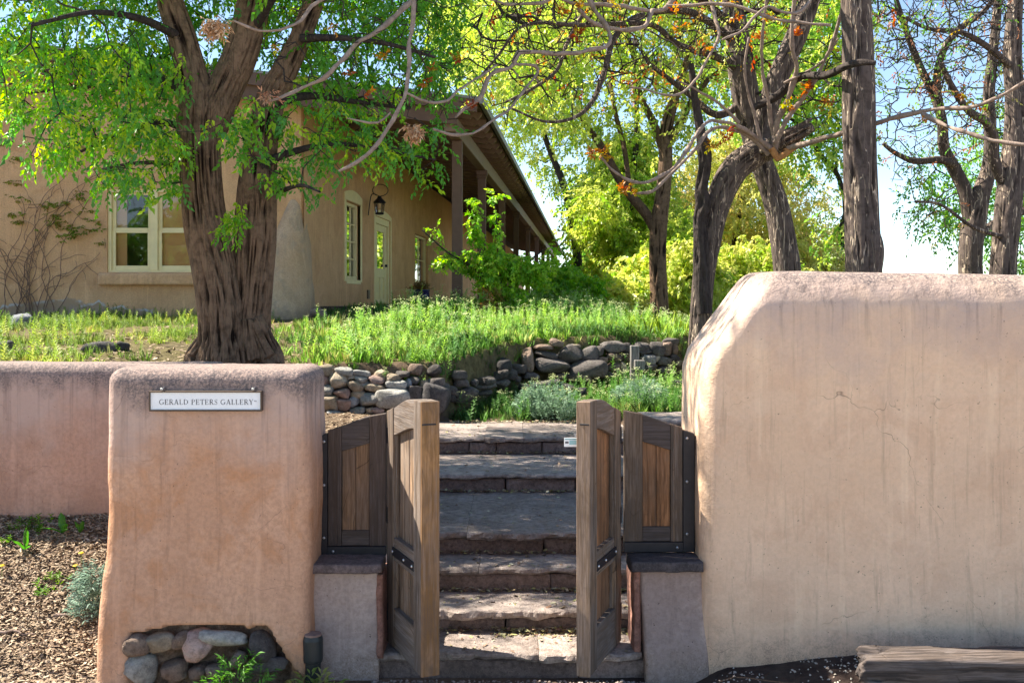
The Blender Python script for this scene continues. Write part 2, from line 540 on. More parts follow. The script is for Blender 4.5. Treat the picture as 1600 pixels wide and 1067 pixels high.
def thing(name, label, cat, loc=(0, 0, 0), rotz=0, group=None):
    o = bpy.data.objects.new(name, None)
    o.location = loc
    o.rotation_euler = (0, 0, rotz)
    COL.objects.link(o)
    return tag(o, label, cat, group)


def inst(o, loc, parent=None, rot=None, scale=None, name=None):
    c = o.copy()
    if name:
        c.name = name
    c.location = loc
    if rot is not None:
        c.rotation_euler = rot
    if scale is not None:
        c.scale = scale
    COL.objects.link(c)
    c.parent = parent if parent is not None else o.parent
    return c


def join(parts):
    Vs, Fs, n = [], [], 0
    for V, Fc in parts:
        V = np.asarray(V, float)
        Vs.append(V)
        Fs += [tuple(i + n for i in f) for f in Fc]
        n += len(V)
    return np.concatenate(Vs), Fs


def bevel_vf(V, Fc, b, seg=1, ang=30):
    bm = bmesh.new()
    vs = [bm.verts.new(v) for v in V]
    for f in Fc:
        bm.faces.new([vs[i] for i in f])
    bmesh.ops.recalc_face_normals(bm, faces=bm.faces)
    if b:
        es = [e for e in bm.edges if len(e.link_faces) == 2 and e.calc_face_angle(0) > math.radians(ang)]
        bmesh.ops.bevel(bm, geom=es, offset=b, segments=seg, affect='EDGES', clamp_overlap=True)
    bm.verts.index_update()
    V2 = [tuple(v.co) for v in bm.verts]
    F2 = [tuple(v.index for v in f.verts) for f in bm.faces]
    bm.free()
    return np.array(V2), F2


def box(x0, x1, y0, y1, z0, z1, b=0.004):
    V = [(x, y, z) for x in (x0, x1) for y in (y0, y1) for z in (z0, z1)]
    Fc = [(0, 1, 3, 2), (4, 6, 7, 5), (0, 4, 5, 1), (2, 3, 7, 6), (0, 2, 6, 4), (1, 5, 7, 3)]
    return bevel_vf(V, Fc, b)


def prism_xz(poly, y0, y1, b=0.003):
    """polygon in x,z extruded through y"""
    n = len(poly)
    V = [(x, y0, z) for x, z in poly] + [(x, y1, z) for x, z in poly]
    Fc = [tuple(range(n)), tuple(range(2 * n - 1, n - 1, -1))]
    Fc += [(i, i + n, (i + 1) % n + n, (i + 1) % n) for i in range(n)]
    return bevel_vf(V, Fc, b)


def prism_xy(poly, z0, z1, b=0.004):
    n = len(poly)
    V = [(x, y, z0) for x, y in poly] + [(x, y, z1) for x, y in poly]
    Fc = [tuple(range(n)), tuple(range(2 * n - 1, n - 1, -1))]
    Fc += [(i, i + n, (i + 1) % n + n, (i + 1) % n) for i in range(n)]
    return bevel_vf(V, Fc, b)


def rot_vf(V, M):
    M = np.array(M)
    return V @ M[:3, :3].T + M[:3, 3]


def cyl(p0, p1, r0, r1=None, n=14):
    r1 = r0 if r1 is None else r1
    p0, p1 = Vector(p0), Vector(p1)
    q = (p1 - p0).to_track_quat('Z', 'Y')
    V, Fc = [], []
    for p, r in ((p0, r0), (p1, r1)):
        for i in range(n):
            a = 2 * PI * i / n
            V.append(tuple(p + q @ Vector((r * math.cos(a), r * math.sin(a), 0))))
    Fc = [(i, (i + 1) % n, (i + 1) % n + n, i + n) for i in range(n)] + [tuple(range(n - 1, -1, -1)), tuple(range(n, 2 * n))]
    return np.array(V), Fc


def lathe(prof, c, n=28):
    V, Fc = [], []
    for r, z in prof:
        for i in range(n):
            a = 2 * PI * i / n
            V.append((c[0] + r * math.cos(a), c[1] + r * math.sin(a), c[2] + z))
    m = len(prof)
    for k in range(m - 1):
        for i in range(n):
            Fc.append((k * n + i, k * n + (i + 1) % n, (k + 1) * n + (i + 1) % n, (k + 1) * n + i))
    return np.array(V), Fc


def rounded(x0, x1, y0, y1, z0, z1, r, step, fn):
    """plaster body: gridded box with round edges, then a displacement function"""
    V, Fc, n = [], [], 0
    lo, hi = np.array([x0, y0, z0]), np.array([x1, y1, z1])

    def grid(a, lo_, hi_):
        k = max(2, int(math.ceil((hi_ - lo_) / step)) + 1)
        return np.linspace(lo_, hi_, k)
    for ax in range(3):
        o1, o2 = [(1, 2), (2, 0), (0, 1)][ax]
        A, B = grid(0, lo[o1], hi[o1]), grid(0, lo[o2], hi[o2])
        for side in (0, 1):
            g = np.zeros((len(A), len(B), 3))
            g[..., o1] = A[:, None]
            g[..., o2] = B[None, :]
            g[..., ax] = hi[ax] if side else lo[ax]
            idx = np.arange(len(A) * len(B)).reshape(len(A), len(B)) + n
            q = np.stack([idx[:-1, :-1], idx[1:, :-1], idx[1:, 1:], idx[:-1, 1:]], -1).reshape(-1, 4)
            if not side:
                q = q[:, ::-1]
            V.append(g.reshape(-1, 3))
            Fc.append(q)
            n += len(A) * len(B)
    V, Fc = np.concatenate(V), np.concatenate(Fc)
    # merge the seams
    key = np.round(V * 1e4).astype(np.int64)
    _, first, inv = np.unique(key, axis=0, return_index=True, return_inverse=True)
    V = V[first]
    Fc = inv.reshape(-1)[Fc]
    ilo, ihi = lo + r, hi - r
    ilo[2] = z0
    c = np.clip(V, ilo, ihi)
    dv = V - c
    L = np.linalg.norm(dv, axis=1, keepdims=True)
    # squash cube corners into rounds
    V = c + dv / np.maximum(L, 1e-9) * np.minimum(L, r)
    V = fn(V)
    return V, Fc


# ------------------------------------------------------------------ tubes, growth, foliage
def spline(pts, step):
    """Catmull-Rom through rows of (x,y,z,r)"""
    p = np.array(pts, float)
    p = np.vstack([2 * p[0] - p[1], p, 2 * p[-1] - p[-2]])
    out = []
    for i in range(1, len(p) - 2):
        L = np.linalg.norm(p[i + 1, :3] - p[i, :3])
        k = max(1, int(round(L / step)))
        t = np.arange(k)[:, None] / k
        a, b, c, d = p[i - 1], p[i], p[i + 1], p[i + 2]
        out.append(0.5 * ((2 * b) + (-a + c) * t + (2 * a - 5 * b + 4 * c - d) * t ** 2 + (-a + 3 * b - 3 * c + d) * t ** 3))
    out.append(p[-2][None])
    q = np.concatenate(out)
    q[:, 3] = np.maximum(q[:, 3], 0.0015)
    return q


def kink(pts, amp=.022, f=3.2, rk=.35):
    q = spline(pts, .07)
    ph = float(np.abs(q[0, 0] * 7.3 + q[-1, 2] * 3.1)) % 50
    t = np.concatenate([[0], np.cumsum(np.linalg.norm(np.diff(q[:, :3], axis=0), axis=1))])
    for i in range(3):
        q[:, i] += (fbm(np.stack([t * f, t * 0 + ph + i * 9, t * 0], -1), 3) - .5) * amp * 4
    q[:, 3] *= 1 + (vn(np.stack([t * 11, t * 0 + ph, t * 0 + 3], -1)) - .5) * 2 * rk
    return [tuple(r) for r in q]


def sweep(pts, step=0.1, sides=12, disp=None, ends=True):
    q = spline(pts, step)
    X, R = q[:, :3], q[:, 3]
    T = np.gradient(X, axis=0)
    T /= np.linalg.norm(T, axis=1, keepdims=True) + 1e-12
    up = np.array([0.0, 1, 0]) if abs(T[0, 1]) < 0.9 else np.array([1.0, 0, 0])
    N = np.zeros_like(X)
    nrm = up - T[0] * np.dot(up, T[0])
    N[0] = nrm / np.linalg.norm(nrm)
    for i in range(1, len(X)):
        v = N[i - 1] - T[i] * np.dot(N[i - 1], T[i])
        N[i] = v / (np.linalg.norm(v) + 1e-12)
    B = np.cross(T, N)
    s = np.concatenate([[0], np.cumsum(np.linalg.norm(np.diff(X, axis=0), axis=1))])
    th = np.arange(sides) * 2 * PI / sides
    rr = np.repeat(R[:, None], sides, 1)
    TH, S = np.meshgrid(th, s)
    if disp is not None:
        rr = rr + disp(TH, S, rr)
    V = X[:, None] + rr[..., None] * (np.cos(TH)[..., None] * N[:, None] + np.sin(TH)[..., None] * B[:, None])
    m = len(X)
    idx = np.arange(m * sides).reshape(m, sides)
    nx = np.roll(idx, -1, axis=1)
    Fq = np.stack([idx[:-1], nx[:-1], nx[1:], idx[1:]], -1).reshape(-1, 4)
    V = V.reshape(-1, 3)
    if ends:
        V = np.vstack([V, X[-1] + T[-1] * R[-1] * 0.3])
        t = len(V) - 1
        cap = np.stack([idx[-1], nx[-1], np.full(sides, t), np.full(sides, t)], -1)
        # a degenerate quad is avoided by fanning in pairs
        cap = np.array([[idx[-1][i], idx[-1][(i + 1) % sides], idx[-1][(i + 2) % sides], t] for i in range(0, sides - 1, 2)])
        Fq = np.vstack([Fq, cap])
    if disp is not None and getattr(disp, '__name__', '') == 'f':
        c = disp(TH, S, np.repeat(R[:, None], sides, 1), True).reshape(-1)
        c = np.concatenate([c, [.5]]) if ends else c
        RIDGE[id(V)] = (V, c)
    return V, Fq


RIDGE = {}


def cat(parts):
    Vs, Fs, n = [], [], 0
    for V, Fc in parts:
        Vs.append(V)
        Fs.append(np.asarray(Fc) + n)
        n += len(V)
    out = np.concatenate(Vs)
    if any(id(v) in RIDGE for v in Vs):
        RIDGE[id(out)] = (out, np.concatenate([RIDGE[id(v)][1] if id(v) in RIDGE else np.full(len(v), .5) for v in Vs]))
    return out, np.concatenate(Fs)


def grow(roots, att, step=0.25, infl=1.6, kill=0.35, iters=70, jit=0.35, tip=0.006, e=2.2, rmax=None, droop=0.0, rs=None):
    """space colonisation. roots: (n,3) start nodes. returns nodes, parents, radii, is_leaf"""
    rs = rs or np.random.default_rng(3)
    pos = [np.array(r[:3], float) for r in roots]
    par = [-1] * len(pos)
    att = np.array(att, float)
    Pn = np.array(pos)
    D = np.full(len(att), 1e9)
    I = np.zeros(len(att), int)
    newi = np.arange(len(Pn))
    for it in range(iters):
        if len(att) == 0 or len(newi) == 0:
            break
        dd = np.linalg.norm(att[:, None] - Pn[newi][None], axis=2)
        k = dd.argmin(1)
        dm = dd[np.arange(len(att)), k]
        u = dm < D
        D[u] = dm[u]
        I[u] = newi[k[u]]
        keep = D > kill
        att, D, I = att[keep], D[keep], I[keep]
        reach = infl if it > 8 else infl * 3
        act = D < reach
        if not act.any():
            act = D < infl * 4
            if not act.any():
                break
        ids = I[act]
        dirs = att[act] - Pn[ids]
        dirs /= np.linalg.norm(dirs, axis=1, keepdims=True) + 1e-9
        uq, inv = np.unique(ids, return_inverse=True)
        s = np.zeros((len(uq), 3))
        np.add.at(s, inv, dirs)
        s /= np.linalg.norm(s, axis=1, keepdims=True) + 1e-9
        s += rs.normal(0, jit, s.shape)
        s[:, 2] -= droop
        s /= np.linalg.norm(s, axis=1, keepdims=True) + 1e-9
        npz = Pn[uq] + s * step
        start = len(Pn)
        Pn = np.vstack([Pn, npz])
        par += list(uq)
        newi = np.arange(start, len(Pn))
    par = np.array(par)
    n = len(Pn)
    acc = np.zeros(n)
    kids = np.zeros(n, int)
    R = np.zeros(n)
    nr = len(roots)
    for i in range(n - 1, -1, -1):
        R[i] = tip if acc[i] == 0 else acc[i] ** (1 / e)
        if rmax is not None and R[i] > rmax:
            R[i] = rmax
        if par[i] >= 0:
            acc[par[i]] += R[i] ** e
            kids[par[i]] += 1
    return Pn, par, R, kids, nr


def frusta(Pn, par, R, sides=5, minr=0.0):
    idx = np.where(par >= 0)[0]
    idx = idx[R[idx] >= minr]
    a, b = Pn[par[idx]], Pn[idx]
    ra = np.minimum(R[par[idx]], R[idx] * 1.35)
    rb = R[idx]
    T = b - a
    T /= np.linalg.norm(T, axis=1, keepdims=True) + 1e-9
    up = np.tile(np.array([0.0, 0, 1]), (len(T), 1))
    up[np.abs(T[:, 2]) > 0.9] = (1, 0, 0)
    N = np.cross(T, up)
    N /= np.linalg.norm(N, axis=1, keepdims=True) + 1e-9
    B = np.cross(T, N)
    th = np.arange(sides) * 2 * PI / sides
    ring = np.cos(th)[None, :, None] * N[:, None] + np.sin(th)[None, :, None] * B[:, None]
    b2 = b + T * (rb * 0.4)[:, None]
    VA = a[:, None] + ring * ra[:, None, None]
    VB = b2[:, None] + ring * rb[:, None, None]
    V = np.concatenate([VA, VB], 1).reshape(-1, 3)
    k = np.arange(sides)
    q = np.stack([k, (k + 1) % sides, (k + 1) % sides + sides, k + sides], -1)
    Fq = (q[None] + (np.arange(len(idx)) * 2 * sides)[:, None, None]).reshape(-1, 4)
    return V, Fq


def leaf_q(base, dirv, side, L, W, fold=0.25, curl=0.1):
    """one leaf: two quads folded on the midrib, 6 vertices"""
    base, d, s = map(np.asarray, (base, dirv, side))
    d = d / np.linalg.norm(d)
    s = s - d * np.dot(s, d)
    s = s / (np.linalg.norm(s) + 1e-9)
    n = np.cross(d, s)
    mid = base + d * L * 0.5 - n * L * curl * 0.3
    tip = base + d * L - n * L * curl
    l = base + d * L * 0.42 + s * W + n * W * fold
    r = base + d * L * 0.42 - s * W + n * W * fold
    V = [base, r, tip, l]
    return np.array(V), [(0, 1, 2), (0, 2, 3)]


def sprig(n, Ls, L, W, rs, droop=0.5, spread=0.9, curl=0.25):
    """a thin drooping shoot of n leaves, along +X; leaves hang"""
    V, Fc, m = [], [], 0
    for i in range(n):
        t = (i + 0.6) / n
        x = Ls * t
        z = -droop * Ls * t * t
        side = 1 if i % 2 else -1
        a = side * spread * (1 - 0.55 * t) + rs.normal(0, 0.25)
        d = np.array([math.cos(a), math.sin(a), -0.35 - 0.5 * droop + rs.normal(0, 0.3)])
        s = np.array([-math.sin(a), math.cos(a), rs.normal(0, 0.5)])
        l = L * (0.75 + 0.5 * rs.random())
        v, f = leaf_q((x, rs.normal(0, 0.004), z), d, s, l, W * l / L, 0.25, curl)
        V.append(v)
        Fc += [(a_ + m, b_ + m, c_ + m) for a_, b_, c_ in f]
        m += 4
    return np.concatenate(V), np.array(Fc)


def rotmats(yaw, pitch, roll):
    cy, sy, cp, sp, cr, sr = np.cos(yaw), np.sin(yaw), np.cos(pitch), np.sin(pitch), np.cos(roll), np.sin(roll)
    R = np.zeros((len(yaw), 3, 3))
    R[:, 0, 0] = cy * cp
    R[:, 0, 1] = cy * sp * sr - sy * cr
    R[:, 0, 2] = cy * sp * cr + sy * sr
    R[:, 1, 0] = sy * cp
    R[:, 1, 1] = sy * sp * sr + cy * cr
    R[:, 1, 2] = sy * sp * cr - cy * sr
    R[:, 2, 0] = -sp
    R[:, 2, 1] = cp * sr
    R[:, 2, 2] = cp * cr
    return R


def scatter(protos, pos, yaw, pitch, roll, scale, cols, rs, pcols=None):
    """many copies of prototype shapes as one mesh; cols (k,3) colour of each copy"""
    k = len(pos)
    which = rs.integers(0, len(protos), k)
    Rm = rotmats(yaw, pitch, roll) * np.asarray(scale)[:, None, None]
    Vs, Fs, Cs, n = [], [], [], 0
    for j, (pv, pf) in enumerate(protos):
        w_ = np.where(which == j)[0]
        if len(w_) == 0:
            continue
        V = np.einsum('kij,mj->kmi', Rm[w_], pv) + pos[w_][:, None]
        m = len(pv)
        Fq = pf[None] + (np.arange(len(w_)) * m)[:, None, None] + n
        Vs.append(V.reshape(-1, 3))
        Fs.append(Fq.reshape(-1, pf.shape[1]))
        c = np.repeat(cols[w_][:, None], m, 1)
        if pcols is not None:
            pc = pcols[j]
            msk = pc[:, 3] > 0
            c[:, msk] = pc[msk, :3][None]
        # each leaf of a shoot varies a little
        g = (m + 3) // 4
        var = np.repeat(rs.uniform(0.8, 1.25, (len(w_), g)), 4, axis=1)[:, :m]
        c = c * var[..., None]
        Cs.append(c.reshape(-1, 3))
        n += len(w_) * m
    return np.concatenate(Vs), np.concatenate(Fs), np.clip(np.concatenate(Cs), 0, 0.9)


def blobs(lst, rs, n, shell=0.35):
    """points in ellipsoids given as (px,py,d, rx,ry,rz in metres)"""
    vol = np.array([b[3] * b[4] * b[5] for b in lst])
    cnt = rs.multinomial(n, vol / vol.sum())
    out = []
    for b, c in zip(lst, cnt):
        v = rs.normal(size=(c, 3))
        v /= np.linalg.norm(v, axis=1, keepdims=True)
        r = rs.random(c) ** shell
        out.append(np.array(P(*b[:3])) + v * r[:, None] * np.array(b[3:6]))
    return np.concatenate(out)


def palette(cs, k, rs):
    cs = np.array(cs)
    i = rs.integers(0, len(cs), k)
    j = rs.integers(0, len(cs), k)
    t = rs.random((k, 1))
    return cs[i] * t + cs[j] * (1 - t)


# ------------------------------------------------------------------ the ground
YW_X = [-30, -2.0, -1.2, -.72, -.45, -.12, .35, 2.1, 2.6, 4, 8, 40]
YW_Y = [10.0, 10.0, 10.12, 10.2, 10.85, 11.6, 12.35, 12.75, 13.4, 15.5, 18, 30]


def H(x, y):
    x, y = np.asarray(x, float), np.asarray(y, float)
    ax = np.abs(x)
    low = np.interp(y, [-60, 5.3, 5.5, 5.83, 6.21, 6.55, 7.89, 8.9, 9.85, 10.05, 11, 12.5, 16, 30, 500],
                    [0, -.01, -.02, .03, .13, .27, .42, .56, .66, .80, .88, .98, 1.3, 1.6, 1.75])
    side = np.interp(y, [5.9, 6.5, 8, 9.5, 11, 12.5, 16, 30, 500], [.5, .72, .84, .90, .93, 1.0, 1.35, 1.6, 1.75])
    sm = sst(.98, 1.15, ax) * sst(5.75, 6.0, y) * (1 - sst(-1e9, -1e8, 0) * 0)
    z = low * (1 - sm) + side * sm
    # outside the walls
    lf = np.interp(y, [4.2, 5.0, 5.3, 6.6], [0, 0.0, .05, .62])
    rt = np.interp(y, [4.0, 4.8, 5.5], [0.02, 0.1, 0.16]) * (0.5 + 0.5 * sst(1.0, 2.2, x))
    ml = sst(-1.9, -2.15, x) * (1 - sst(6.75, 6.85, y)) if True else 0
    ml = (1 - sst(-2.15, -1.9, x)) * (1 - sst(6.75, 6.85, y))
    z = z * (1 - ml) + lf * ml
    mr = sst(.95, 1.15, x) * (1 - sst(5.7, 5.85, y))
    z = z * (1 - mr) + rt * mr
    # lawn and bank behind the stone wall
    Ll = np.interp(y, [6.6, 8, 16, 500], [1.5, 1.53, 1.72, 1.8])
    Lb = np.interp(y, [9, 10.1, 12.5, 16.2, 500], [1.36, 1.37, 1.53, 1.88, 1.9])
    wx = sst(-3.6, -2.0, x)
    hi = Ll * (1 - wx) + Lb * wx
    hi = hi - .40 * sst(.8, 2.6, x) * sst(12.5, 15.5, y)
    m = sst(-.02, .16, y - np.interp(x, YW_X, YW_Y))
    ml2 = sst(0.0, .45, -.197 * y - x) * sst(6.8, 6.9, y)
    m = np.maximum(m, ml2)
    z = z * (1 - m) + np.maximum(hi, z) * m
    p = np.stack([x, y, x * 0], -1)
    z = z + (fbm(p * 1.7, 3) - 0.5) * 0.07 * sst(6.5, 8.5, y) * (1 - sst(-1, 1, 0) * 0) * np.where((ax < 1.05) & (y < 9.9), 0.2, 1)
    z = z + (fbm(p * 5 + 9, 3) - 0.5) * 0.03 * np.where((ax < 1.05) & (y > 5.4), 0.0, 1)
    return z


def axis(segs):
    out = []
    for a, b, n in segs:
        out.append(np.linspace(a, b, n, endpoint=False))
    return np.concatenate(out + [[segs[-1][1]]])


xs = axis([(-400, -60, 8), (-60, -14, 16), (-14, -6, 30), (-6, 6, 210), (6, 14, 30), (14, 60, 16), (60, 400, 8)])
ys = axis([(-120, -8, 8), (-8, 3.8, 12), (3.8, 14, 220), (14, 22, 50), (22, 60, 25), (60, 700, 12)])
GX, GY = np.meshgrid(xs, ys, indexing='ij')
GZ = H(GX, GY)
V = np.stack([GX, GY, GZ], -1).reshape(-1, 3)
idx = np.arange(len(V)).reshape(GX.shape)
Fq = np.stack([idx[:-1, :-1], idx[1:, :-1], idx[1:, 1:], idx[:-1, 1:]], -1).reshape(-1, 4)
# colour of the soil: mulch outside left, dark soil outside right, earth and grass thatch inside
x_, y_ = V[:, 0], V[:, 1]
mulch = np.array([0.20, 0.145, 0.105])
soil = np.array([0.055, 0.04, 0.036])
earth = np.array([0.17, 0.125, 0.09])
turf = np.array([0.15, 0.13, 0.065])
c = np.tile(earth, (len(V), 1))
k = (y_ < 6.7) & (x_ < -0.5)
c[k] = mulch
k = (y_ < 5.7) & (x_ >= -0.5)
t = sst(-0.5, 0.9, x_)[:, None]
c[k] = (mulch * (1 - t) + soil * t)[k]
k = (y_ > 10.3) | (x_ < -2.8) & (y_ > 7)
c[k] = turf
c[y_ < 3.9] = (0.42, 0.38, 0.33)  # street out of view, made pale to bounce sunlight onto the walls
s = NB('soil', 0.98, 0.1)
n1 = s.noise(14, 7, 0.75)
n2 = s.noise(1.7, 4, 0.6)
cc = s.mix(s.rng(n1, 0.35, 0.65), s.mix(1.0, s.attr('col'), (0.55, 0.5, 0.5), 'MULTIPLY'), s.mix(1.0, s.attr('col'), (1.3, 1.25, 1.2), 'MULTIPLY'))
cc = s.mix(s.rng(n2, 0.45, 0.65, 0, 0.35), cc, (0.14, 0.11, 0.08))
MAT['soil'] = s.fin(cc, n1, 0.03, 0.9)
mesh('ground', V, Fq, MAT['soil'], smooth=True, col=c, kind='structure')

# ------------------------------------------------------------------ plaster walls and piers
def lump(V, a=0.02, f=2.2, a2=0.006, f2=9):
    n = fbm(V * f + 3, 3) - 0.5
    m = fbm(V[:, [1, 2, 0]] * f + 30, 3) - 0.5
    k = fbm(V * f2 + 8, 2) - 0.5
    return V + np.stack([m * a * 2 + k * a2, n * a * 2 + k * a2, m * a + k * a2], -1)


def pillar_fn(V):
    V = lump(V, 0.016, 2.0, 0.006, 12)
    fl = 1 - sst(0.0, 0.9, V[:, 2])
    left = V[:, 0] < -1.6
    V[:, 0] -= np.where(left, 0.045 * fl, 0)
    V[:, 1] -= 0.05 * fl * (V[:, 1] < 5.55)
    # where the plaster has fallen away low on the front
    px = V[:, 0] / V[:, 1] * F + CX
    n = fbm(np.stack([V[:, 0] * 6, V[:, 2] * 6, V[:, 0] * 0], -1), 3) - 0.5
    top = np.interp(px, [190, 202, 240, 330, 420, 440, 462, 480], [-1, .29, .33, .335, .33, .20, .10, .05]) + n * 0.035
    k = (V[:, 1] < 5.45) & (V[:, 2] < top)
    V[:, 1] += np.where(k, 0.11 + n * 0.03, 0)
    # top right corner droops
    return V


V, Fq = rounded(-2.115, -1.05, 5.30, 5.82, -0.1, 1.655, 0.072, 0.0165, pillar_fn)
gp = thing('gate_pillar', 'short thick pink adobe gate pillar carrying the white gallery sign', 'pillar', (-1.58, 5.55, 0))
mesh('plaster_body', V, Fq, MAT['pillar'], gp, smooth=True)
# rubble core that shows under the fallen plaster
rc = []
gx = np.linspace(-2.02, -1.16, 150)
gz = np.linspace(-0.05, 0.36, 74)
A, B = np.meshgrid(gx, gz, indexing='ij')
yy = 5.335 + (fbm(np.stack([A * 13, B * 13, A * 0], -1), 5) - 0.5) * 0.11
V = np.stack([A, yy, B], -1).reshape(-1, 3)
idx = np.arange(len(V)).reshape(A.shape)
Fq = np.stack([idx[:-1, :-1], idx[1:, :-1], idx[1:, 1:], idx[:-1, 1:]], -1).reshape(-1, 4)
mesh('mortar_core', V, Fq, MAT['rubble'], gp, smooth=True)


def ico_stone(w_, h_, dp, seed, sub=3, boxy=0.55):
    bm = bmesh.new()
    bmesh.ops.create_icosphere(bm, subdivisions=sub, radius=1)
    V = np.array([v.co[:] for v in bm.verts])
    Fc = np.array([[v.index for v in f.verts] for f in bm.faces])
    bm.free()
    e = 1 - boxy * 0.55
    V = np.sign(V) * np.abs(V) ** e
    V /= np.abs(V).max(0)
    rs = np.random.default_rng(seed)
    off = rs.random(3) * 50
    V = V * (1 + (fbm(V * 1.0 + off, 2) - 0.5)[:, None] * 0.55)
    V = V * (1 + (fbm(V * 2.8 + off + 5, 3) - 0.5)[:, None] * 0.22)
    # a few flattened facets
    for _ in range(5):
        n = rs.normal(size=3)
        n /= np.linalg.norm(n)
        d = V @ n
        lim = 0.62 + 0.2 * rs.random()
        V = V - n[None] * np.maximum(d - lim, 0)[:, None] * 0.8
    V = V / np.abs(V).max(0)
    a = rs.normal(0, 0.10)
    V = V * np.array([w_ / 2, dp / 2, h_ / 2])
    V = V @ np.array(Matrix.Rotation(a, 3, 'Y')).T
    return V, Fc


def put_stone(name, px, py, d, wpx, hpx, mat, parent, seed, dp=None, sub=3, boxy=0.55, grow_=1.08):
    w_, h_ = wpx * d / F * grow_, hpx * d / F * grow_
    dp = dp or max(w_, h_) * 0.9
    V, Fc = ico_stone(w_, h_, dp, seed, sub, boxy)
    c = np.array(P(px, py, d))
    o = mesh(name, V, Fc, mat, parent, smooth=True, local=True)
    o.location = Vector(c) - parent_world(parent)
    return o


for i, (zx, zy, zw, zh, m) in enumerate([
        (200, 150, 165, 130, 'r'), (328, 148, 175, 100, 't'), (515, 165, 180, 165, 'p'), (660, 125, 250, 90, 'g'),
        (215, 295, 165, 180, 'g'), (600, 355, 55, 40, 'p'), (860, 180, 150, 180, 'd'), (900, 270, 230, 85, 'd'), (640, 290, 140, 70, 'r'),
        (430, 130, 80, 90, 'r'), (400, 290, 150, 110, 'r'), (520, 300, 120, 80, 'r'), (740, 240, 90, 90, 'r')]):
    put_stone('boulder', 160 + zx * .2875, 960 + zy * .2875, 5.285, zw * .2875, zh * .2875, ST[m], gp, 900 + i, dp=0.16)

V, Fq = rounded(-9.0, -1.9, 6.6, 6.95, 0.2, 1.60, 0.075, 0.03, lambda V: lump(V, 0.02, 1.4, 0.006, 8))
o = mesh('garden_wall', V, Fq, MAT['backwall'], smooth=True)
tag(o, 'low pink adobe wall with soot dark rounded top running off left behind the sign pillar', 'wall')


def rw_fn(V):
    V = lump(V, 0.018, 1.3, 0.004, 10)
    x, z = V[:, 0].copy(), V[:, 2]
    fall = 1 - sst(1.03, 2.1, x)
    ch = np.interp(z, [0, .2, 1.2, 1.62, 1.72, 2.10, 2.25], [-.035, -.02, -.005, 0.0, .03, .30, .36])
    V[:, 0] += ch * fall
    V[:, 1] -= 0.04 * (1 - sst(0.0, 1.0, z)) * (V[:, 1] < 5.8)
    V[:, 2] -= 0.012 * np.maximum(x - 1.1, 0) * sst(0.5, 2.0, z)
    # battered top of the front face
    V[:, 1] += 0.07 * sst(1.95, 2.2, z) * (V[:, 1] < 5.85)
    return V


V, Fq = rounded(1.03, 8.0, 5.45, 6.25, -0.1, 2.175, 0.10, 0.025, rw_fn)
o = mesh('tall_adobe_wall', V, Fq, MAT['rightwall'], smooth=True)
tag(o, 'tall smooth tan adobe wall with sloping shoulder right of the gate', 'wall')


# ------------------------------------------------------------------ low piers each side of the gate
def rough_box(x0, x1, y0, y1, z0, z1, step, amp, seed=0, r=0.015, shear=None):
    def fn(V):
        k = fbm(V * 14 + seed, 3) - 0.5
        j = fbm(V * 5 + seed + 4, 2) - 0.5
        V = V + np.stack([k + j, k - j, k * 0.8], -1) * amp
        if shear:
            V = shear(V)
        return V
    return rounded(x0, x1, y0, y1, z0, z1, r, step, fn)


lp = thing('low_pier', 'low grey rendered pier with purple sandstone cap left of the gate', 'pillar', (-0.90, 5.6, 0))
V, Fq = rough_box(-1.085, -0.715, 5.47, 5.95, -0.1, 0.566, 0.02, 0.014, 2)
mesh('pier_body', V, Fq, MAT['pier'], lp, smooth=True)
V, Fq = rough_box(-0.722, -0.687, 5.462, 5.72, 0.1, 0.55, 0.02, 0.014, 5, r=0.008)
mesh('corner_slab', V, Fq, MAT['redstone'], lp, smooth=True)
V, Fq = rough_box(-1.10, -0.695, 5.42, 5.66, 0.567, 0.613, 0.014, 0.016, 7, r=0.01)
mesh('cap_stone', V, Fq, MAT['capstone'], lp, smooth=True)

rp = thing('low_pier', 'low brown flagstone faced pier with black cap stone against the tall wall', 'pillar', (0.85, 5.6, 0))


def rsh(V):
    V[:, 1] -= 0.07 * (1 - sst(0, .55, V[:, 2]))
    V[:, 0] += 0.02 * (1 - sst(0, .55, V[:, 2]))
    return V


V, Fq = rough_box(0.69, 1.03, 5.49, 5.95, -0.1, 0.565, 0.02, 0.010, 12, shear=rsh)
mesh('pier_body', V, Fq, MAT['pier2'], rp, smooth=True)
V, Fq = rough_box(0.655, 0.695, 5.50, 5.8, 0.10, 0.56, 0.02, 0.016, 15, r=0.008)
mesh('corner_slab', V, Fq, MAT['redstone'], rp, smooth=True)
V, Fq = rough_box(0.635, 1.02, 5.44, 5.68, 0.566, 0.618, 0.014, 0.016, 17, r=0.01)
mesh('cap_stone', V, Fq, MAT['capdark'], rp, smooth=True)

# ------------------------------------------------------------------ the steps
st = thing('stone_steps', 'six broad flagstone steps climbing from the open gate to the garden', 'steps', (0, 7.5, 0))
STEPS = [  # front depth, back depth, z top, half widths left/right, seams of treads (photo px), seams of riser blocks
    (5.47, 5.83, .12, -.78, .70, [842], [905]),
    (5.83, 6.21, .24, -.98, 1.0, [], [790]),
    (6.21, 6.55, .384, -.98, 1.0, [748], [860]),
    (6.55, 7.89, .524, -.98, 1.0, [729], [850]),
    (7.89, 8.90, .672, -.98, 1.0, [], [790, 900]),
    (8.90, 9.95, .811, -1.0, 1.35, [757, 818, 905], [733, 775, 848]),
]


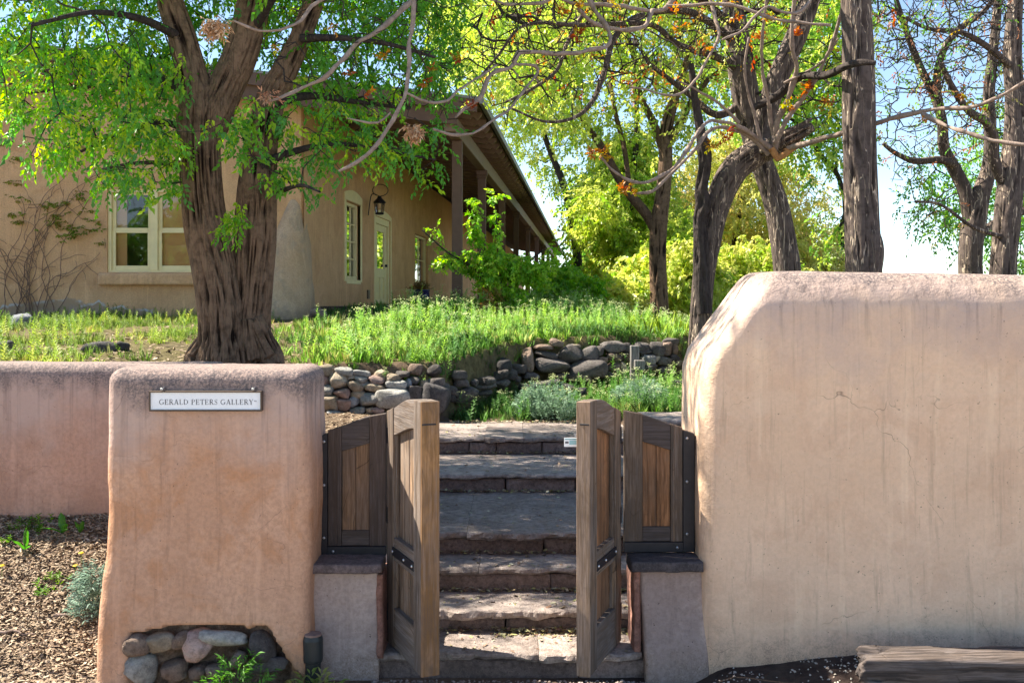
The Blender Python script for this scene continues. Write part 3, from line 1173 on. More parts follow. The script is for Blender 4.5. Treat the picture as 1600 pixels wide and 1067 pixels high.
def ragged(x0, x1, yf, yb, rs, amp=0.012, stepx=0.02):
    n = max(3, int((x1 - x0) / stepx))
    X = np.linspace(x0, x1, n)
    ph = rs.random() * 90
    yfn = yf + (fbm(np.stack([X * 16, X * 0 + ph, X * 0], -1), 3) - 0.5) * amp * 2.2
    yfn += (fbm(np.stack([X * 3, X * 0 + ph, X * 0 + 7], -1), 2) - 0.5) * amp * 2.2
    yfn[0] += 0.004
    yfn[-1] += 0.004
    return X, yfn


def slab(x0, x1, yf, yb, z0, z1, rs, amp=0.012):
    """a flagstone: ragged broken front edge, uneven top, undercut"""
    X, yfn = ragged(x0, x1, yf, yb, rs, amp)
    tilt = rs.normal(0, 0.0025)
    rows = []
    ph = rs.random() * 90
    prof = [(0.035, z0), (0.012, z0 + 0.003), (0.0, (z0 + z1) / 2 - .004), (0.004, z1 - 0.008), (0.014, z1 - 0.001), (0.05, z1)]
    m = max(4, int((yb - yf) / 0.03))
    for dy, z in prof:
        nn = (fbm(np.stack([X * 22, X * 0 + z * 60, X * 0 + ph], -1), 3) - 0.5)
        bot = (fbm(np.stack([X * 7, X * 0 + ph, X * 0 + 3], -1), 3) - 0.42) * 0.035 * (1 if z < (z0 + z1) / 2 - .002 else 0)
        rows.append(np.stack([X, yfn + dy + nn * 0.034 * (dy < .04), np.full_like(X, z) + nn * 0.006 + bot], -1))
    for i in range(1, m + 1):
        t = i / m
        Y = (yfn + 0.05) * (1 - t) + yb * t
        rows.append(np.stack([X, Y, z1 + (fbm(np.stack([X * 5, Y * 5, X * 0 + ph], -1), 3) - 0.5) * 0.012 + (X - X[0]) * tilt], -1))
    rows.append(np.stack([X, np.full_like(X, yb), np.full_like(X, z0)], -1))
    G = np.array(rows)
    idx = np.arange(G.shape[0] * G.shape[1]).reshape(G.shape[:2])
    Fq = np.stack([idx[:-1, :-1], idx[:-1, 1:], idx[1:, 1:], idx[1:, :-1]], -1).reshape(-1, 4)
    Vv = G.reshape(-1, 3)
    # close the ends
    faces = [tuple(f) for f in Fq] + [tuple(idx[:, 0]), tuple(idx[::-1, -1])]
    return Vv, faces


rs = np.random.default_rng(11)
for i, (yf, yb, z, xl, xr, seams, rseams) in enumerate(STEPS):
    th = 0.042
    yback = yb + 0.10
    cuts = [xl] + [(p - CX) / F * yf for p in seams] + [xr]
    for a, b in zip(cuts[:-1], cuts[1:]):
        dz = rs.normal(0, 0.003)
        V, Fc = slab(a + 0.0012, b - 0.0012, yf + rs.normal(0, 0.006), yback, z - th - rs.random() * 0.006, z + dz, rs, 0.024)
        mesh('tread_stone', V, Fc, MAT['flag'], st)
    zb = (STEPS[i - 1][2] if i else -0.12) - 0.01
    cuts = [xl - .03] + [(p - CX) / F * yf for p in rseams] + [xr + .03]
    for a, b in zip(cuts[:-1], cuts[1:]):
        sx = rs.random() * 30
        o_ = rs.normal(0, 0.004)
        V, Fq = rough_box(a + 0.002, b - 0.002, yf + 0.035 + o_, yf + 0.2, zb, z - th - 0.001, 0.022, 0.016, sx, r=0.01)
        mesh('riser_stone', V, Fq, MAT['riser'], st, smooth=True)
# side blocks under the bottom tread, as broken shelf left and right

fs = mesh('flat_stone', *slab(1.18, 1.95, 8.95, 9.6, .90, .96, rs, 0.03), MAT['flag'], smooth=True)
tag(fs, 'flat grey paving slab beside the top step, half hidden by the tall wall', 'paving stone')


# ------------------------------------------------------------------ gate leaves and fixed panels
def bolt(x, y, z, r=0.008):
    return lathe([(0.0001, -.006), (r * .7, -.005), (r, -.001), (r, 0)], (0, 0, 0), 10), (x, y, z)


BOLT = None


def add_bolt(parent, x, y, z, r=0.0085):
    """domed bolt head facing local -Y"""
    global BOLT
    if BOLT is None:
        V, Fc = lathe([(r, 0), (r, .002), (r * .75, .005), (0.0004, .0065)], (0, 0, 0), 10)
        V = V[:, [0, 2, 1]] * np.array([1, -1, 1])
        BOLT = mesh('bolt', V, Fc, MAT['bolt'], parent, smooth=True, local=True)
        BOLT.location = (x, y, z)
        return BOLT
    return inst(BOLT, (x, y, z), parent, name='bolt')


def arch_pts(f, u0, u1, n=8):
    return [(u, f(u)) for u in np.linspace(u0, u1, n)]


def between(fa, fb, u0, u1, n=8):
    """polygon between two curves of z over u"""
    return arch_pts(fa, u0, u1, n) + arch_pts(fb, u1, u0, n)


def gate_leaf(label, hinge, ang, W, T, mirror, edge_mat, panel_mat, T2=0.03):
    t = thing('gate_leaf', label, 'gate', (hinge[0], hinge[1], 0), ang, 'swinging gate leaves')
    sx = -1 if mirror else 1
    # local: x runs from hinge to free edge, outer face at y=0, thickness to +y (mirror flips x)
    topf = lambda u: 1.394 + 0.112 * float(sst(-0.15 * W, W * 0.72, u)) * 1.0 - 0.0
    openf = lambda u: 1.268 + 0.088 * float(sst(0, W * .8, u))
    s0, s1 = 0.115, W - 0.125
    zb = 0.134

    def fx(VF):
        V, Fc = VF
        if mirror:
            V = V * np.array([-1, 1, 1])
            Fc = [tuple(reversed(f)) for f in Fc]
        return V, Fc

    def add(name, VF, mat):
        return mesh(name, *fx(VF), mat, t, local=True)
    const = lambda v: (lambda u: v)
    add('stile', prism_xz(between(const(zb), topf, 0, s0 - .001), 0, T), MAT['wood_v'])
    add('stile', prism_xz(between(const(zb), topf, s1 + .001, W - 0.012), 0, T), MAT['wood_v'])
    add('edge_board', prism_xz(between(const(zb - .002), lambda u: topf(u) - .001, W - 0.0115, W), 0.001, T - .001), edge_mat)
    add('rail', prism_xz(between(openf, lambda u: topf(u) - .004, s0, s1), 0.006, T - .006), MAT['wood_h'])
    add('rail', box(s0, s1, .006, T - .006, .60, .728), MAT['wood_h'])
    add('rail', box(s0, s1, .004, T - .006, zb, .345), MAT['wood_h'])
    # inner moulding beside the stiles
    for a, b in ((s0, s0 + .012), (s1 - .012, s1)):
        add('bead', box(a, b, .016, .034, .35, 1.30, .003), MAT['wood_v'])
    n = 4
    ux = np.linspace(s0 + .002, s1 - .002, n + 1)
    for i in range(n):
        dy = random.uniform(0, .004)
        add('plank', prism_xz(between(const(.722), lambda u: openf(u) + .02, ux[i] + .0018, ux[i + 1] - .0018, 4), .034 + dy, .056, .004), panel_mat)
        add('plank', box(ux[i] + .0018, ux[i + 1] - .0018, .034 + dy, .056, .34, .606, .004), panel_mat)
    add('metal_strap', box(s0 - 0.005, s1 + .008, -.0045, .004, .632, .678, .0015), MAT['iron'])
    for u in (s0 + .01, (s0 + s1) / 2 + .03, s1 - .012):
        add_bolt(t, sx * u, -.0045, .655)
    # hinges
    for z in (1.27, .83, .30):
        add('hinge', join([cyl((-.006, .012, z - .05), (-.006, .012, z + .05), .009, n=10), box(-.004, .022, -.003, .003, z - .045, z + .045, .001)]), MAT['iron'])
    # groove cap across the edge board
    add('edge_notch', box(W - .002, W + .003, 0.004, T - .02, 1.388, 1.396, .001), MAT['iron'])
    return t


hl = (-.692, 5.65)
ul = (-.453 - hl[0], 5.10 - hl[1])
gl_ = gate_leaf('left gate leaf of weathered grey planks with orange sawn edge, swung open towards the street', hl,
                math.atan2(ul[1], ul[0]), math.hypot(*ul), 0.098, False, MAT['wood_edge'], MAT['wood_plank'])
hr = (.603, 5.65)
ur = (.389 - hr[0], 5.10 - hr[1])
# mirrored: local x points away from the leaf
ang = math.atan2(-ur[1], -ur[0])
gr_ = gate_leaf('right gate leaf with warm brown planks and pale edge, small label plate at its latch', hr,
                ang, math.hypot(*ur), 0.072, True, mk_wood('pale_sawn_edge', (0.33, 0.235, 0.18), (0.45, 0.28, 0.16), 2, 0.4, dark=0.5), MAT['wood_orange'])
# label plate on the right leaf latch
Wr = math.hypot(*ur)
Minv = Matrix.Rotation(-ang, 4, 'Z') @ Matrix.Translation((-hr[0], -hr[1], 0))


def wplate(x0, x1, y0, y1, z0, z1):
    V, Fc = box(x0, x1, y0, y1, z0, z1, .0006)
    c_ = np.array([(x0 + x1) / 2, 0, 1.295])
    V = rot_vf(V, Minv)
    return V, Fc


lpz = mesh('latch_plate', *wplate(.264, .345, 5.170, 5.174, 1.273, 1.318), MAT['signwhite'], gr_, local=True)
mesh('plate_slot', *wplate(.269, .286, 5.1685, 5.1698, 1.290, 1.300), MAT['ink'], lpz, local=True)
mesh('plate_print', *wplate(.290, .326, 5.1685, 5.1698, 1.284, 1.306), mk_plain('pale_blue_print', (0.35, 0.62, 0.68), 0.5), lpz, local=True)
mesh('plate_print', *wplate(.267, .330, 5.1685, 5.1698, 1.310, 1.314), mk_plain('teal_print', (0.12, 0.33, 0.36), 0.5), lpz, local=True)
mesh('latch_bolt', *[rot_vf(cyl((.318, 5.15, 1.335), (.345, 5.17, 1.335), .008, n=8)[0], Minv), cyl((0, 0, 0), (0, 0, 1), 1, n=8)[1]], MAT['bolt'], gr_, local=True)


def fixed_panel(label, pxs, y0, ztopf, openf, zo, zrail, zb, mirror, mats, dirn):
    """upright panel between pier and gate leaf. pxs: x of outer edge, bar, opening a, opening b, hinge edge"""
    xo, xb, xa, xc, xh = pxs
    t = thing('fixed_gate_panel', label, 'gate panel', ((xo + xh) / 2, y0, 0))
    wv, wh, wp = mats
    const = lambda v: (lambda u: v)

    def add(name, VF, m):
        return mesh(name, *VF, m, t)

    def rng_(a, b):
        return (a, b) if a < b else (b, a)
    a, b = rng_(xb, xa)
    add('stile', prism_xz(between(const(zrail - .001), ztopf, a + .001, b - .001), y0, y0 + .05), wv)
    a, b = rng_(xc, xh)
    add('stile', prism_xz(between(const(zrail - .001), ztopf, a + .001, b), y0, y0 + .05), wv)
    a, b = rng_(xa, xc)
    add('rail', prism_xz(between(openf, lambda u: ztopf(u) - .003, a, b), y0 + .004, y0 + .046), wh)
    add('rail', box(a, b, y0 + .004, y0 + .046, zrail, zo), wh)
    m_ = (a + b) / 2
    for u0, u1 in ((a, m_), (m_, b)):
        add('plank', prism_xz(between(const(zo - .01), lambda u: openf(u) + .015, u0 + .0015, u1 - .0015, 4), y0 + .016 + random.uniform(0, .003), y0 + .036, .003), wp)
    # side moulding
    a2 = xa + (-.02 if xb < xa else .02)
    a, b = rng_(a2, a2 + (.008 if xb < xa else -.008))
    add('bead', prism_xz(between(const(zrail), lambda u: ztopf(u) + .001, a, b, 3), y0 - .006, y0, .001), wv)
    # iron angle at the wall and along the bottom
    a, b = rng_(xo, xb)
    sb = add('iron_post', prism_xz(between(const(zb), lambda u: ztopf(u) - .012, a, b, 4), y0 - .012, y0 + .055, .002), MAT['iron'])
    a, b = rng_(xb, xh)
    add('iron_rail', box(a, b, y0 - .012, y0 + .05, zb, zrail - .002, .002), MAT['iron'])
    mid = xo * .32 + xb * .68
    add_bolt(t, mid - t.location.x, -.012, ztopf(mid) - .05)
    add_bolt(t, mid - t.location.x, -.012, (ztopf(mid) + zb) / 2 + .05)
    add_bolt(t, mid - t.location.x, -.012, zb + .10)
    add_bolt(t, xb + (xh - xb) * .10 - t.location.x, -.012, zb + .025)
    return t


def X(px, d=5.65):
    return (px - CX) / F * d


xL = [X(496), X(512), X(533.5), X(577), X(603)]
fixed_panel('dark weathered fixed gate panel with two brown boards between sign pillar and left leaf', xL, 5.65,
            lambda u: float(np.interp(u, [xL[0], xL[0] + .12, xL[0] + .26, xL[4]], [1.270, 1.312, 1.368, 1.388])),
            lambda u: float(np.interp(u, [xL[2], xL[3]], [1.177, 1.222])), .741, .657, .604, False,
            (MAT['wood_dark'], MAT['wood_dark_h'], mk_wood('brown_board', (0.22, 0.15, 0.115), (0.36, 0.21, 0.12), 2, 0.4, dark=0.6)), 1)
xR = [X(1085), X(1067), X(1048), X(1004), X(975)]
fixed_panel('weathered fixed gate panel with two bright orange boards beside the tall wall', xR, 5.65,
            lambda u: float(np.interp(u, [xR[4], xR[4] + .1, xR[4] + .27, xR[0]], [1.402, 1.385, 1.325, 1.288])),
            lambda u: float(np.interp(u, [xR[3], xR[2]], [1.232, 1.183])), .762, .681, .625, True,
            (mk_wood('mid_weathered', (0.19, 0.15, 0.13), (0.27, 0.18, 0.12), 2, 0.35), MAT['wood_dark_h'], MAT['wood_orange']), -1)

# ------------------------------------------------------------------ the sign
sg = thing('gallery_sign', 'long white framed sign reading GERALD PETERS GALLERY on the pink pillar', 'sign', (-1.577, 5.27, 1.44))
x0, x1, z0, z1 = -1.866, -1.287, 1.442, 1.546
ysn = 5.262
mesh('sign_panel', *box(x0 + .007, x1 - .007, ysn, ysn + .012, z0 + .008, z1 - .006, 0), MAT['signwhite'], sg)
for a in ((x0, x1, z0, z0 + .009), (x0, x1, z1 - .007, z1), (x0, x0 + .007, z0 + .0092, z1 - .0072), (x1 - .007, x1, z0 + .0092, z1 - .0072)):
    mesh('sign_frame', *box(a[0], a[1], ysn - .008, ysn + .03, a[2], a[3], .0015), MAT['signframe'], sg)
for px in (255, 397):
    bx = X(px, 5.28)
    VF = join([cyl((bx, ysn - .004, 1.556), (bx, ysn + .05, 1.562), .004, n=8), lathe([(.0001, -.008), (.008, -.004), (.008, .003), (.0001, .007)], (bx, ysn - .004, 1.558), 10)])
    mesh('mounting_bolt', *VF, MAT['bolt'], sg)

TK, TN = .15, .055
_arc = lambda cx, cy, rx, ry, a0, a1, n=9: [(cx + rx * math.cos(math.radians(a0 + (a1 - a0) * i / n)), cy + ry * math.sin(math.radians(a0 + (a1 - a0) * i / n))) for i in range(n + 1)]


def seglist(pts, w0, w1=None):
    w1 = w1 if w1 is not None else w0
    out = []
    n = len(pts) - 1
    for i in range(n):
        out.append((*pts[i], *pts[i + 1], w0 + (w1 - w0) * abs(2 * (i + .5) / n - 1) if w1 != w0 else w0))
    return out


def serif(x, y, w=.3):
    return [(x - w / 2, y, x + w / 2, y, .05)]


GL = {
    'G': (.86, seglist(_arc(.46, .5, .40, .48, 48, 310, 14), TK * .95, TN) + [(.72, .16, .72, .42, TK)] + serif(.72, .42, .3)),
    'E': (.66, [(.14, 0, .14, 1, TK), (.1, .03, .58, .03, TN), (.1, .97, .56, .97, TN), (.14, .52, .46, .52, TN), (.57, .0, .6, .2, TN), (.55, 1, .56, .8, TN), (.46, .42, .46, .62, .045)] + serif(.12, .02, .22) + serif(.12, .98, .22)),
    'R': (.76, [(.16, 0, .16, 1, TK)] + seglist(_arc(.32, .74, .26, .24, 90, -90, 9), TN, TK * .9)[::1] + [(.1, .975, .34, .975, TN), (.16, .5, .34, .5, TN), (.36, .5, .70, .02, TK * .9)] + serif(.16, .02, .3) + serif(.70, .02, .16)),
    'A': (.80, [(.40, 1, .12, 0, TN), (.40, 1, .69, 0, TK), (.22, .34, .58, .34, TN)] + serif(.12, .02, .24) + serif(.69, .02, .26)),
    'L': (.62, [(.16, 0, .16, 1, TK), (.1, .03, .54, .03, TN), (.54, 0, .57, .22, TN)] + serif(.16, .98, .3)),
    'D': (.86, [(.16, 0, .16, 1, TK)] + seglist(_arc(.34, .5, .42, .47, 90, -90, 11), TN, TN) + [(.735, .3, .735, .7, TK)] + [(.1, .97, .36, .97, TN), (.1, .03, .36, .03, TN)]),
    'P': (.68, [(.16, 0, .16, 1, TK)] + seglist(_arc(.32, .73, .26, .25, 90, -90, 9), TN, TN) + [(.56, .62, .56, .84, TK * .8)] + [(.1, .975, .34, .975, TN), (.16, .48, .34, .48, TN)] + serif(.16, .02, .32)),
    'T': (.72, [(.36, 0, .36, 1, TK), (.04, .97, .68, .97, TN), (.05, 1, .04, .8, TN), (.67, 1, .68, .8, TN)] + serif(.36, .02, .32)),
    'S': (.58, seglist(_arc(.29, .74, .2, .235, 50, 250, 9), TN, TN) + [(.16, .62, .44, .40, TK)] + seglist(_arc(.28, .265, .22, .24, 60, -140, 10), TN, TN) + [(.46, .80, .47, .98, TN), (.07, .02, .07, .24, TN)]),
    'Y': (.74, [(.37, 0, .37, .48, TK), (.37, .46, .10, 1, TK), (.37, .46, .64, 1, TN)] + serif(.37, .02, .3) + serif(.10, .98, .24) + serif(.64, .98, .2)),
}


def lettering(text, xa, xb, zb, h, mat, parent, ypl):
    tot = 0
    gap, sp = .12, .42
    for ch in text:
        tot += sp if ch == ' ' else GL[ch][0] + gap
    kx = (xb - xa) / tot
    cx = xa
    ctr = 0
    for ch in text:
        if ch == ' ':
            cx += sp * kx
            continue
        wd, segs = GL[ch]
        V, Fc = [], []
        for (a, b, c_, d_, w_) in segs:
            p0 = Vector((cx + a * kx, zb + b * h))
            p1 = Vector((cx + c_ * kx, zb + d_ * h))
            dv = (p1 - p0)
            if dv.length < 1e-6:
                continue
            nrm = Vector((-dv.y, dv.x)).normalized() * w_ * kx * .5 * .95
            ext = dv.normalized() * .02 * kx
            n0 = len(V)
            ctr += 1
            yy = ypl - .0006 - (ctr % 23) * .00003
            for q in (p0 - ext + nrm, p0 - ext - nrm, p1 + ext - nrm, p1 + ext + nrm):
                V.append((q.x, yy, q.y))
            for q in list(V[n0:n0 + 4]):
                V.append((q[0], ypl + .0002, q[2]))
            Fc += [(n0, n0 + 1, n0 + 2, n0 + 3), (n0, n0 + 4, n0 + 5, n0 + 1), (n0 + 1, n0 + 5, n0 + 6, n0 + 2), (n0 + 2, n0 + 6, n0 + 7, n0 + 3), (n0 + 3, n0 + 7, n0 + 4, n0)]
        mesh('letter', V, Fc, mat, parent)
        cx += (wd + gap) * kx


lettering('GERALD PETERS GALLERY', X(248.5, 5.26), X(396.5, 5.26), E - (632 - CY) / F * 5.26, .0262, MAT['ink'], sg, ysn)
V, Fc = box(X(396.6, 5.26), X(400.8, 5.26), ysn - .0008, ysn + .0002, E - (627.6 - CY) / F * 5.26, E - (625.6 - CY) / F * 5.26, 0)
mesh('small_mark', V, Fc, MAT['inkpale'], sg)

# ------------------------------------------------------------------ the house
hs = thing('adobe_house', 'long tan adobe gallery building with brown veranda and cream windows', 'building', (-5, 16, 1.7))
M_W = 118 / F
CW, CP, CE = -4.435, -2.12, -1.69         # offsets of wall, post row and eave lines: x = M_W*y + C


def wallx(y):
    return M_W * y + CW


def roofz(x):
    return 5.07 + .12 * (-.55 - x)


def wall_grid(us, zs, holes, tofn, depth, topfn=None):
    """wall face with openings: us,zs grid lines; holes (u0,u1,z0,z1); tofn(u,off,z)->xyz, off into the wall"""
    us = sorted(set([round(u, 4) for u in us] + [round(h_[i], 4) for h_ in holes for i in (0, 1)]))
    zs = sorted(set([round(z, 4) for z in zs] + [round(h_[i], 4) for h_ in holes for i in (2, 3)]))
    V, Fc, ix = [], [], {}

    def vid(u, z, off=0):
        k_ = (u, z, off)
        if k_ not in ix:
            ix[k_] = len(V)
            zz = z if topfn is None or z < zs[-1] - 1e-6 else topfn(u)
            V.append(tofn(u, off, zz))
        return ix[k_]
    for a, b in zip(us[:-1], us[1:]):
        for c_, d_ in zip(zs[:-1], zs[1:]):
            um, zm = (a + b) / 2, (c_ + d_) / 2
            if any(h_[0] < um < h_[1] and h_[2] < zm < h_[3] for h_ in holes):
                continue
            Fc.append((vid(a, c_), vid(b, c_), vid(b, d_), vid(a, d_)))
    for h_ in holes:
        a, b, c_, d_ = [round(v, 4) for v in h_[:4]]
        for (p, q) in (((a, c_), (b, c_)), ((b, c_), (b, d_)), ((b, d_), (a, d_)), ((a, d_), (a, c_))):
            Fc.append((vid(*p), vid(*p, depth), vid(*q, depth), vid(*q)))
    return np.array(V), Fc


# front wall (faces the street)
HF = [(-6.335, -4.845, 2.435, 3.745)]
V, Fc = wall_grid(np.linspace(-12, -3.30, 30), np.linspace(1.4, 5.2, 14), HF, lambda u, o_, z: (u, 16 + o_, z), .16, lambda u: roofz(u) - .12)
mesh('front_wall', V, Fc, MAT['house'], hs)
V, Fc = wall_grid(np.linspace(16.0, 70, 70), np.linspace(1.4, 4.9, 12),
                  [(18.75, 19.95, 2.38, 3.83), (21.35, 23.0, 1.905, 3.76), (26.3, 28.4, 2.40, 3.70)],
                  lambda u, o_, z: (wallx(u) - o_, u, z), .22, lambda u: roofz(wallx(u)) - .12)
mesh('side_wall', V, [f[::-1] for f in Fc], MAT['house'], hs)
# rounded plaster corner
V, Fq = sweep([(-3.36, 16.10, 1.3, .11), (-3.36, 16.10, 3, .105), (-3.36, 16.10, 5.3, .10)], .2, 20)
mesh('plaster_corner', V, Fq, MAT['house'], hs, smooth=True)
# rear and interior
mesh('inner_room', *box(-11.5, -3.9, 17.4, 17.5, 1.5, 5.3, 0), MAT['inside'], hs)
mesh('inner_room', *box(-4.9, -4.8, 17.4, 30, 1.5, 5.0, 0), MAT['inside'], hs)
mesh('rear_wall', *box(-12, 0.8, 70.01, 70.3, 1.4, 4.9, 0), MAT['house'], hs)
mesh('far_side_wall', *box(-12.3, -12.01, 16, 70, 1.4, 6.2, 0), MAT['house'], hs)
# roof deck following the low slope
e0, e1 = M_W * 15.62 + CE, M_W * 70 + CE
poly = [(-12.5, 15.62), (e0, 15.62), (e1, 70.3), (-12.5, 70.3)]


def deck(z_off0, z_off1, poly_):
    n = len(poly_)
    V = [(x, y, roofz(x - M_W * (y - 15.7)) + z_off0) for x, y in poly_] + [(x, y, roofz(x - M_W * (y - 15.7)) + z_off1) for x, y in poly_]
    Fc = [tuple(range(n)), tuple(range(2 * n - 1, n - 1, -1))] + [(i, i + n, (i + 1) % n + n, (i + 1) % n) for i in range(n)]
    return V, Fc


mesh('roof_deck', *bevel_vf(*deck(-.06, -.012, poly), 0), MAT['rafter'], hs)
poly2 = [(-12.55, 15.57), (e0 + .04, 15.57), (e1 + .04, 70.4), (-12.55, 70.4)]
mesh('roofing', *bevel_vf(*deck(-.010, .03, poly2), 0), MAT['roofing'], hs)
# fascia boards along the front and the drip edge along the eave
for z_a, z_b, y_a, y_b in ((-.20, -.012, 15.58, 15.62), (-.42, -.201, 15.66, 15.70)):
    xa, xb = -12.5, e0 - (.0 if z_b > -.1 else .30)
    V = [(xa, y_a, roofz(xa) + z_a), (xb, y_a, roofz(xb) + z_a), (xb, y_a, roofz(xb) + z_b), (xa, y_a, roofz(xa) + z_b),
         (xa, y_b, roofz(xa) + z_a), (xb, y_b, roofz(xb) + z_a), (xb, y_b, roofz(xb) + z_b), (xa, y_b, roofz(xa) + z_b)]
    Fc = [(0, 1, 2, 3), (7, 6, 5, 4), (0, 4, 5, 1), (1, 5, 6, 2), (2, 6, 7, 3), (3, 7, 4, 0)]
    mesh('fascia', V, Fc, MAT['brownpaint'], hs)
ez = roofz(e0)
V, Fc = bevel_vf(*deck(-.07, .045, [(e0 + .041, 15.57), (e0 + .10, 15.57), (e1 + .10, 70.4), (e1 + .041, 70.4)]), 0)
mesh('eave_gutter', V, Fc, MAT['roofing'], hs)

# beam over the posts
def along(y0, y1, off0, off1, z0, z1):
    V = [(M_W * y + CP + o_, y, z) for y in (y0, y1) for o_ in (off0, off1) for z in (z0, z1)]
    Fc = [(0, 1, 3, 2), (4, 6, 7, 5), (0, 4, 5, 1), (2, 3, 7, 6), (0, 2, 6, 4), (1, 5, 7, 3)]
    return bevel_vf(V, Fc, .01)


ZB = E + 2.57
mesh('veranda_beam', *along(15.72, 70, -.085, .085, ZB, ZB + .26), MAT['brownlight'], hs)
# rafters with scalloped tails
prof = []
xr0, xr1 = -2.3, .43          # relative to the post line
for i, x in enumerate(np.linspace(xr0, xr1 - .20, 3)):
    prof.append((x, -.13))
for a in np.linspace(0, 1, 6)[1:]:
    prof.append((xr1 - .20 + .10 * a, -.13 + .035 * math.sin(a * PI)))
for a in np.linspace(0, 1, 6)[1:]:
    prof.append((xr1 - .10 + .09 * a, -.13 + .085 * a ** 1.6))
prof += [(xr1 - .01, 0), (xr0, 0)]
sl = .12
raf = None
y = 15.78
while y < 68:
    xb = M_W * y + CP
    if raf is None:
        V, Fc = prism_xz([(x, z - sl * x) for x, z in prof], -.04, .04, .004)
        raf = mesh('rafter', V, Fc, MAT['brownlight'], hs, local=True)
        loc = Vector((xb, y, roofz(M_W * 15.7 + CP) - .062)) - hs.location
        raf.location = loc
    else:
        inst(raf, Vector((xb, y, roofz(M_W * 15.7 + CP) - .062)) - hs.location)
    y += .66 if y < 34 else .9
# long dark joists under the veranda roof carry the ceiling boards
for k_ in range(5):
    o0 = -1.95 + k_ * .40
# posts
ym = [16.65, 20.5, 25.3, 30.3, 36.2, 42.4, 48.7, 55, 62]
p0 = None
for i, y in enumerate(ym):
    x = M_W * y + CP
    loc = Vector((x, y, 1.90)) - hs.location
    hgt = ZB - 1.9
    if p0 is None:
        post = mesh('veranda_post', *box(-.085, .085, -.085, .085, 0, hgt - .002, .012), MAT['brownpaint'], hs, local=True)
        post.location = loc
        p0 = post
    else:
        c_ = inst(p0, loc)
        if i == 1:
            cap0 = mesh('post_cap', *join([box(-.115, .115, -.115, .115, hgt - .11, hgt - .004, .01), box(-.10, .10, -.10, .10, hgt - .17, hgt - .112, .01)]), MAT['brownpaint'], c_, local=True)
        else:
            inst(cap0, (0, 0, 0), c_)
# curved bracket at the front corner post
xk = M_W * 15.8 + CP

# veranda floor, brick edging
mesh('veranda_floor', *prism_xy([(wallx(16.35), 16.35), (M_W * 16.35 + CP + .25, 16.35), (M_W * 70 + CP + .25, 70), (wallx(70), 70)], 1.5, 1.895), mk_stone('veranda_paving', (0.3, 0.2, 0.15), (0.36, 0.25, 0.2), 3), hs)
br = None
xx = -3.02
while xx < -.75:
    V, Fc = box(0, .105, 0, .2, 0, .06, .005)
    loc = Vector((xx, 16.14, 1.842 + random.uniform(-.003, .003))) - hs.location
    if br is None:
        br = mesh('brick', V, Fc, MAT['brick'], hs, local=True)
        br.location = loc
    else:
        inst(br, loc)
    xx += .113

# buttress leaning on the corner
rows = []
for t in np.linspace(0, 1, 40):
    z = 1.4 + 2.5 * t
    rx = .50 * (1 - t) ** .95 + .06
    ry = .55 * (1 - t) ** .8 + .05
    cx = -3.62 + .24 * t
    th = np.linspace(0, 2 * PI, 48, endpoint=False)
    ce, se = np.cos(th), np.sin(th)
    g = np.stack([cx + rx * np.sign(ce) * np.abs(ce) ** .75, 16.15 + ry * np.sign(se) * np.abs(se) ** .85 - .05 * (1 - t), np.full_like(th, z)], -1)
    rows.append(g)
G = lump(np.array(rows).reshape(-1, 3), .05, 2.2, .01, 9)
idx = np.arange(40 * 48).reshape(40, 48)
nx = np.roll(idx, -1, 1)
Fq = np.stack([idx[:-1], nx[:-1], nx[1:], idx[1:]], -1).reshape(-1, 4)
mesh('buttress', G, Fq, MAT['buttress'], hs, smooth=True)


# front double window
def window_front():
    x0, x1, z0, z1 = -6.335, -4.845, 2.435, 3.745
    y = 16.03
    wnd = mesh('window', *join([
        box(x0, x0 + .055, y, y + .1, z0, z1, .004), box(x1 - .055, x1, y, y + .1, z0, z1, .004),
        box(x0 + .056, x1 - .056, y, y + .1, z1 - .055, z1, .004), box(x0 + .056, x1 - .056, y, y + .1, z0, z0 + .03, .004),
        box((x0 + x1) / 2 - .075, (x0 + x1) / 2 + .035, y - .004, y + .1, z0 + .031, z1 - .056, .004)]), MAT['cream'], hs)
    for a, b, bl in ((x0 + .056, (x0 + x1) / 2 - .076, 0), ((x0 + x1) / 2 + .036, x1 - .056, 1)):
        zm = (z0 + z1) / 2 + .02
        for (za, zb, yo) in ((z0 + .031, zm - .016, .028), (zm - .015, z1 - .057, .05)):
            wl = .055
            mesh('sash', *join([box(a + .001, a + wl, y + yo, y + yo + .035, za, zb, .003), box(b - wl, b - .001, y + yo, y + yo + .035, za, zb, .003),
                                box(a + wl + .001, b - wl - .001, y + yo, y + yo + .035, za, za + (.075 if yo < .04 else .04), .003),
                                box(a + wl + .001, b - wl - .001, y + yo, y + yo + .035, zb - .04, zb, .003)]), MAT['cream'], wnd)
            mesh('pane', *box(a + wl - .005, b - wl + .005, y + yo + .014, y + yo + .018, za + .035, zb - .035, 0), MAT['glass'], wnd)
        if bl:
            mesh('blind', *box(a, b, y + .092, y + .096, z0, z1, 0), MAT['blind'], wnd)
        else:
            mesh('curtain', *box(a, a + .2, y + .12, y + .13, z0, z1, 0), MAT['blind'], wnd)
    V, Fq = rounded(x0 - .115, x1 + .10, 15.90, 16.05, 2.235, 2.425, .03, .04, lambda V: lump(V, .008, 3, .003, 12))
    mesh('window_ledge', V, Fq, MAT['house'], hs, smooth=True)


window_front()


# side openings, built in coordinates (u along the wall, n out of it, z)
def side_vf(VF):
    """local x -> along wall (y), local y -> into the wall"""
    V, Fc = VF
    u, n, z = V[:, 0], V[:, 1], V[:, 2]
    W_ = np.stack([wallx(u) - n, u, z], -1)
    return W_, [tuple(reversed(f)) for f in Fc]


def sbox(*a, b=.004):
    return side_vf(box(*a, b))


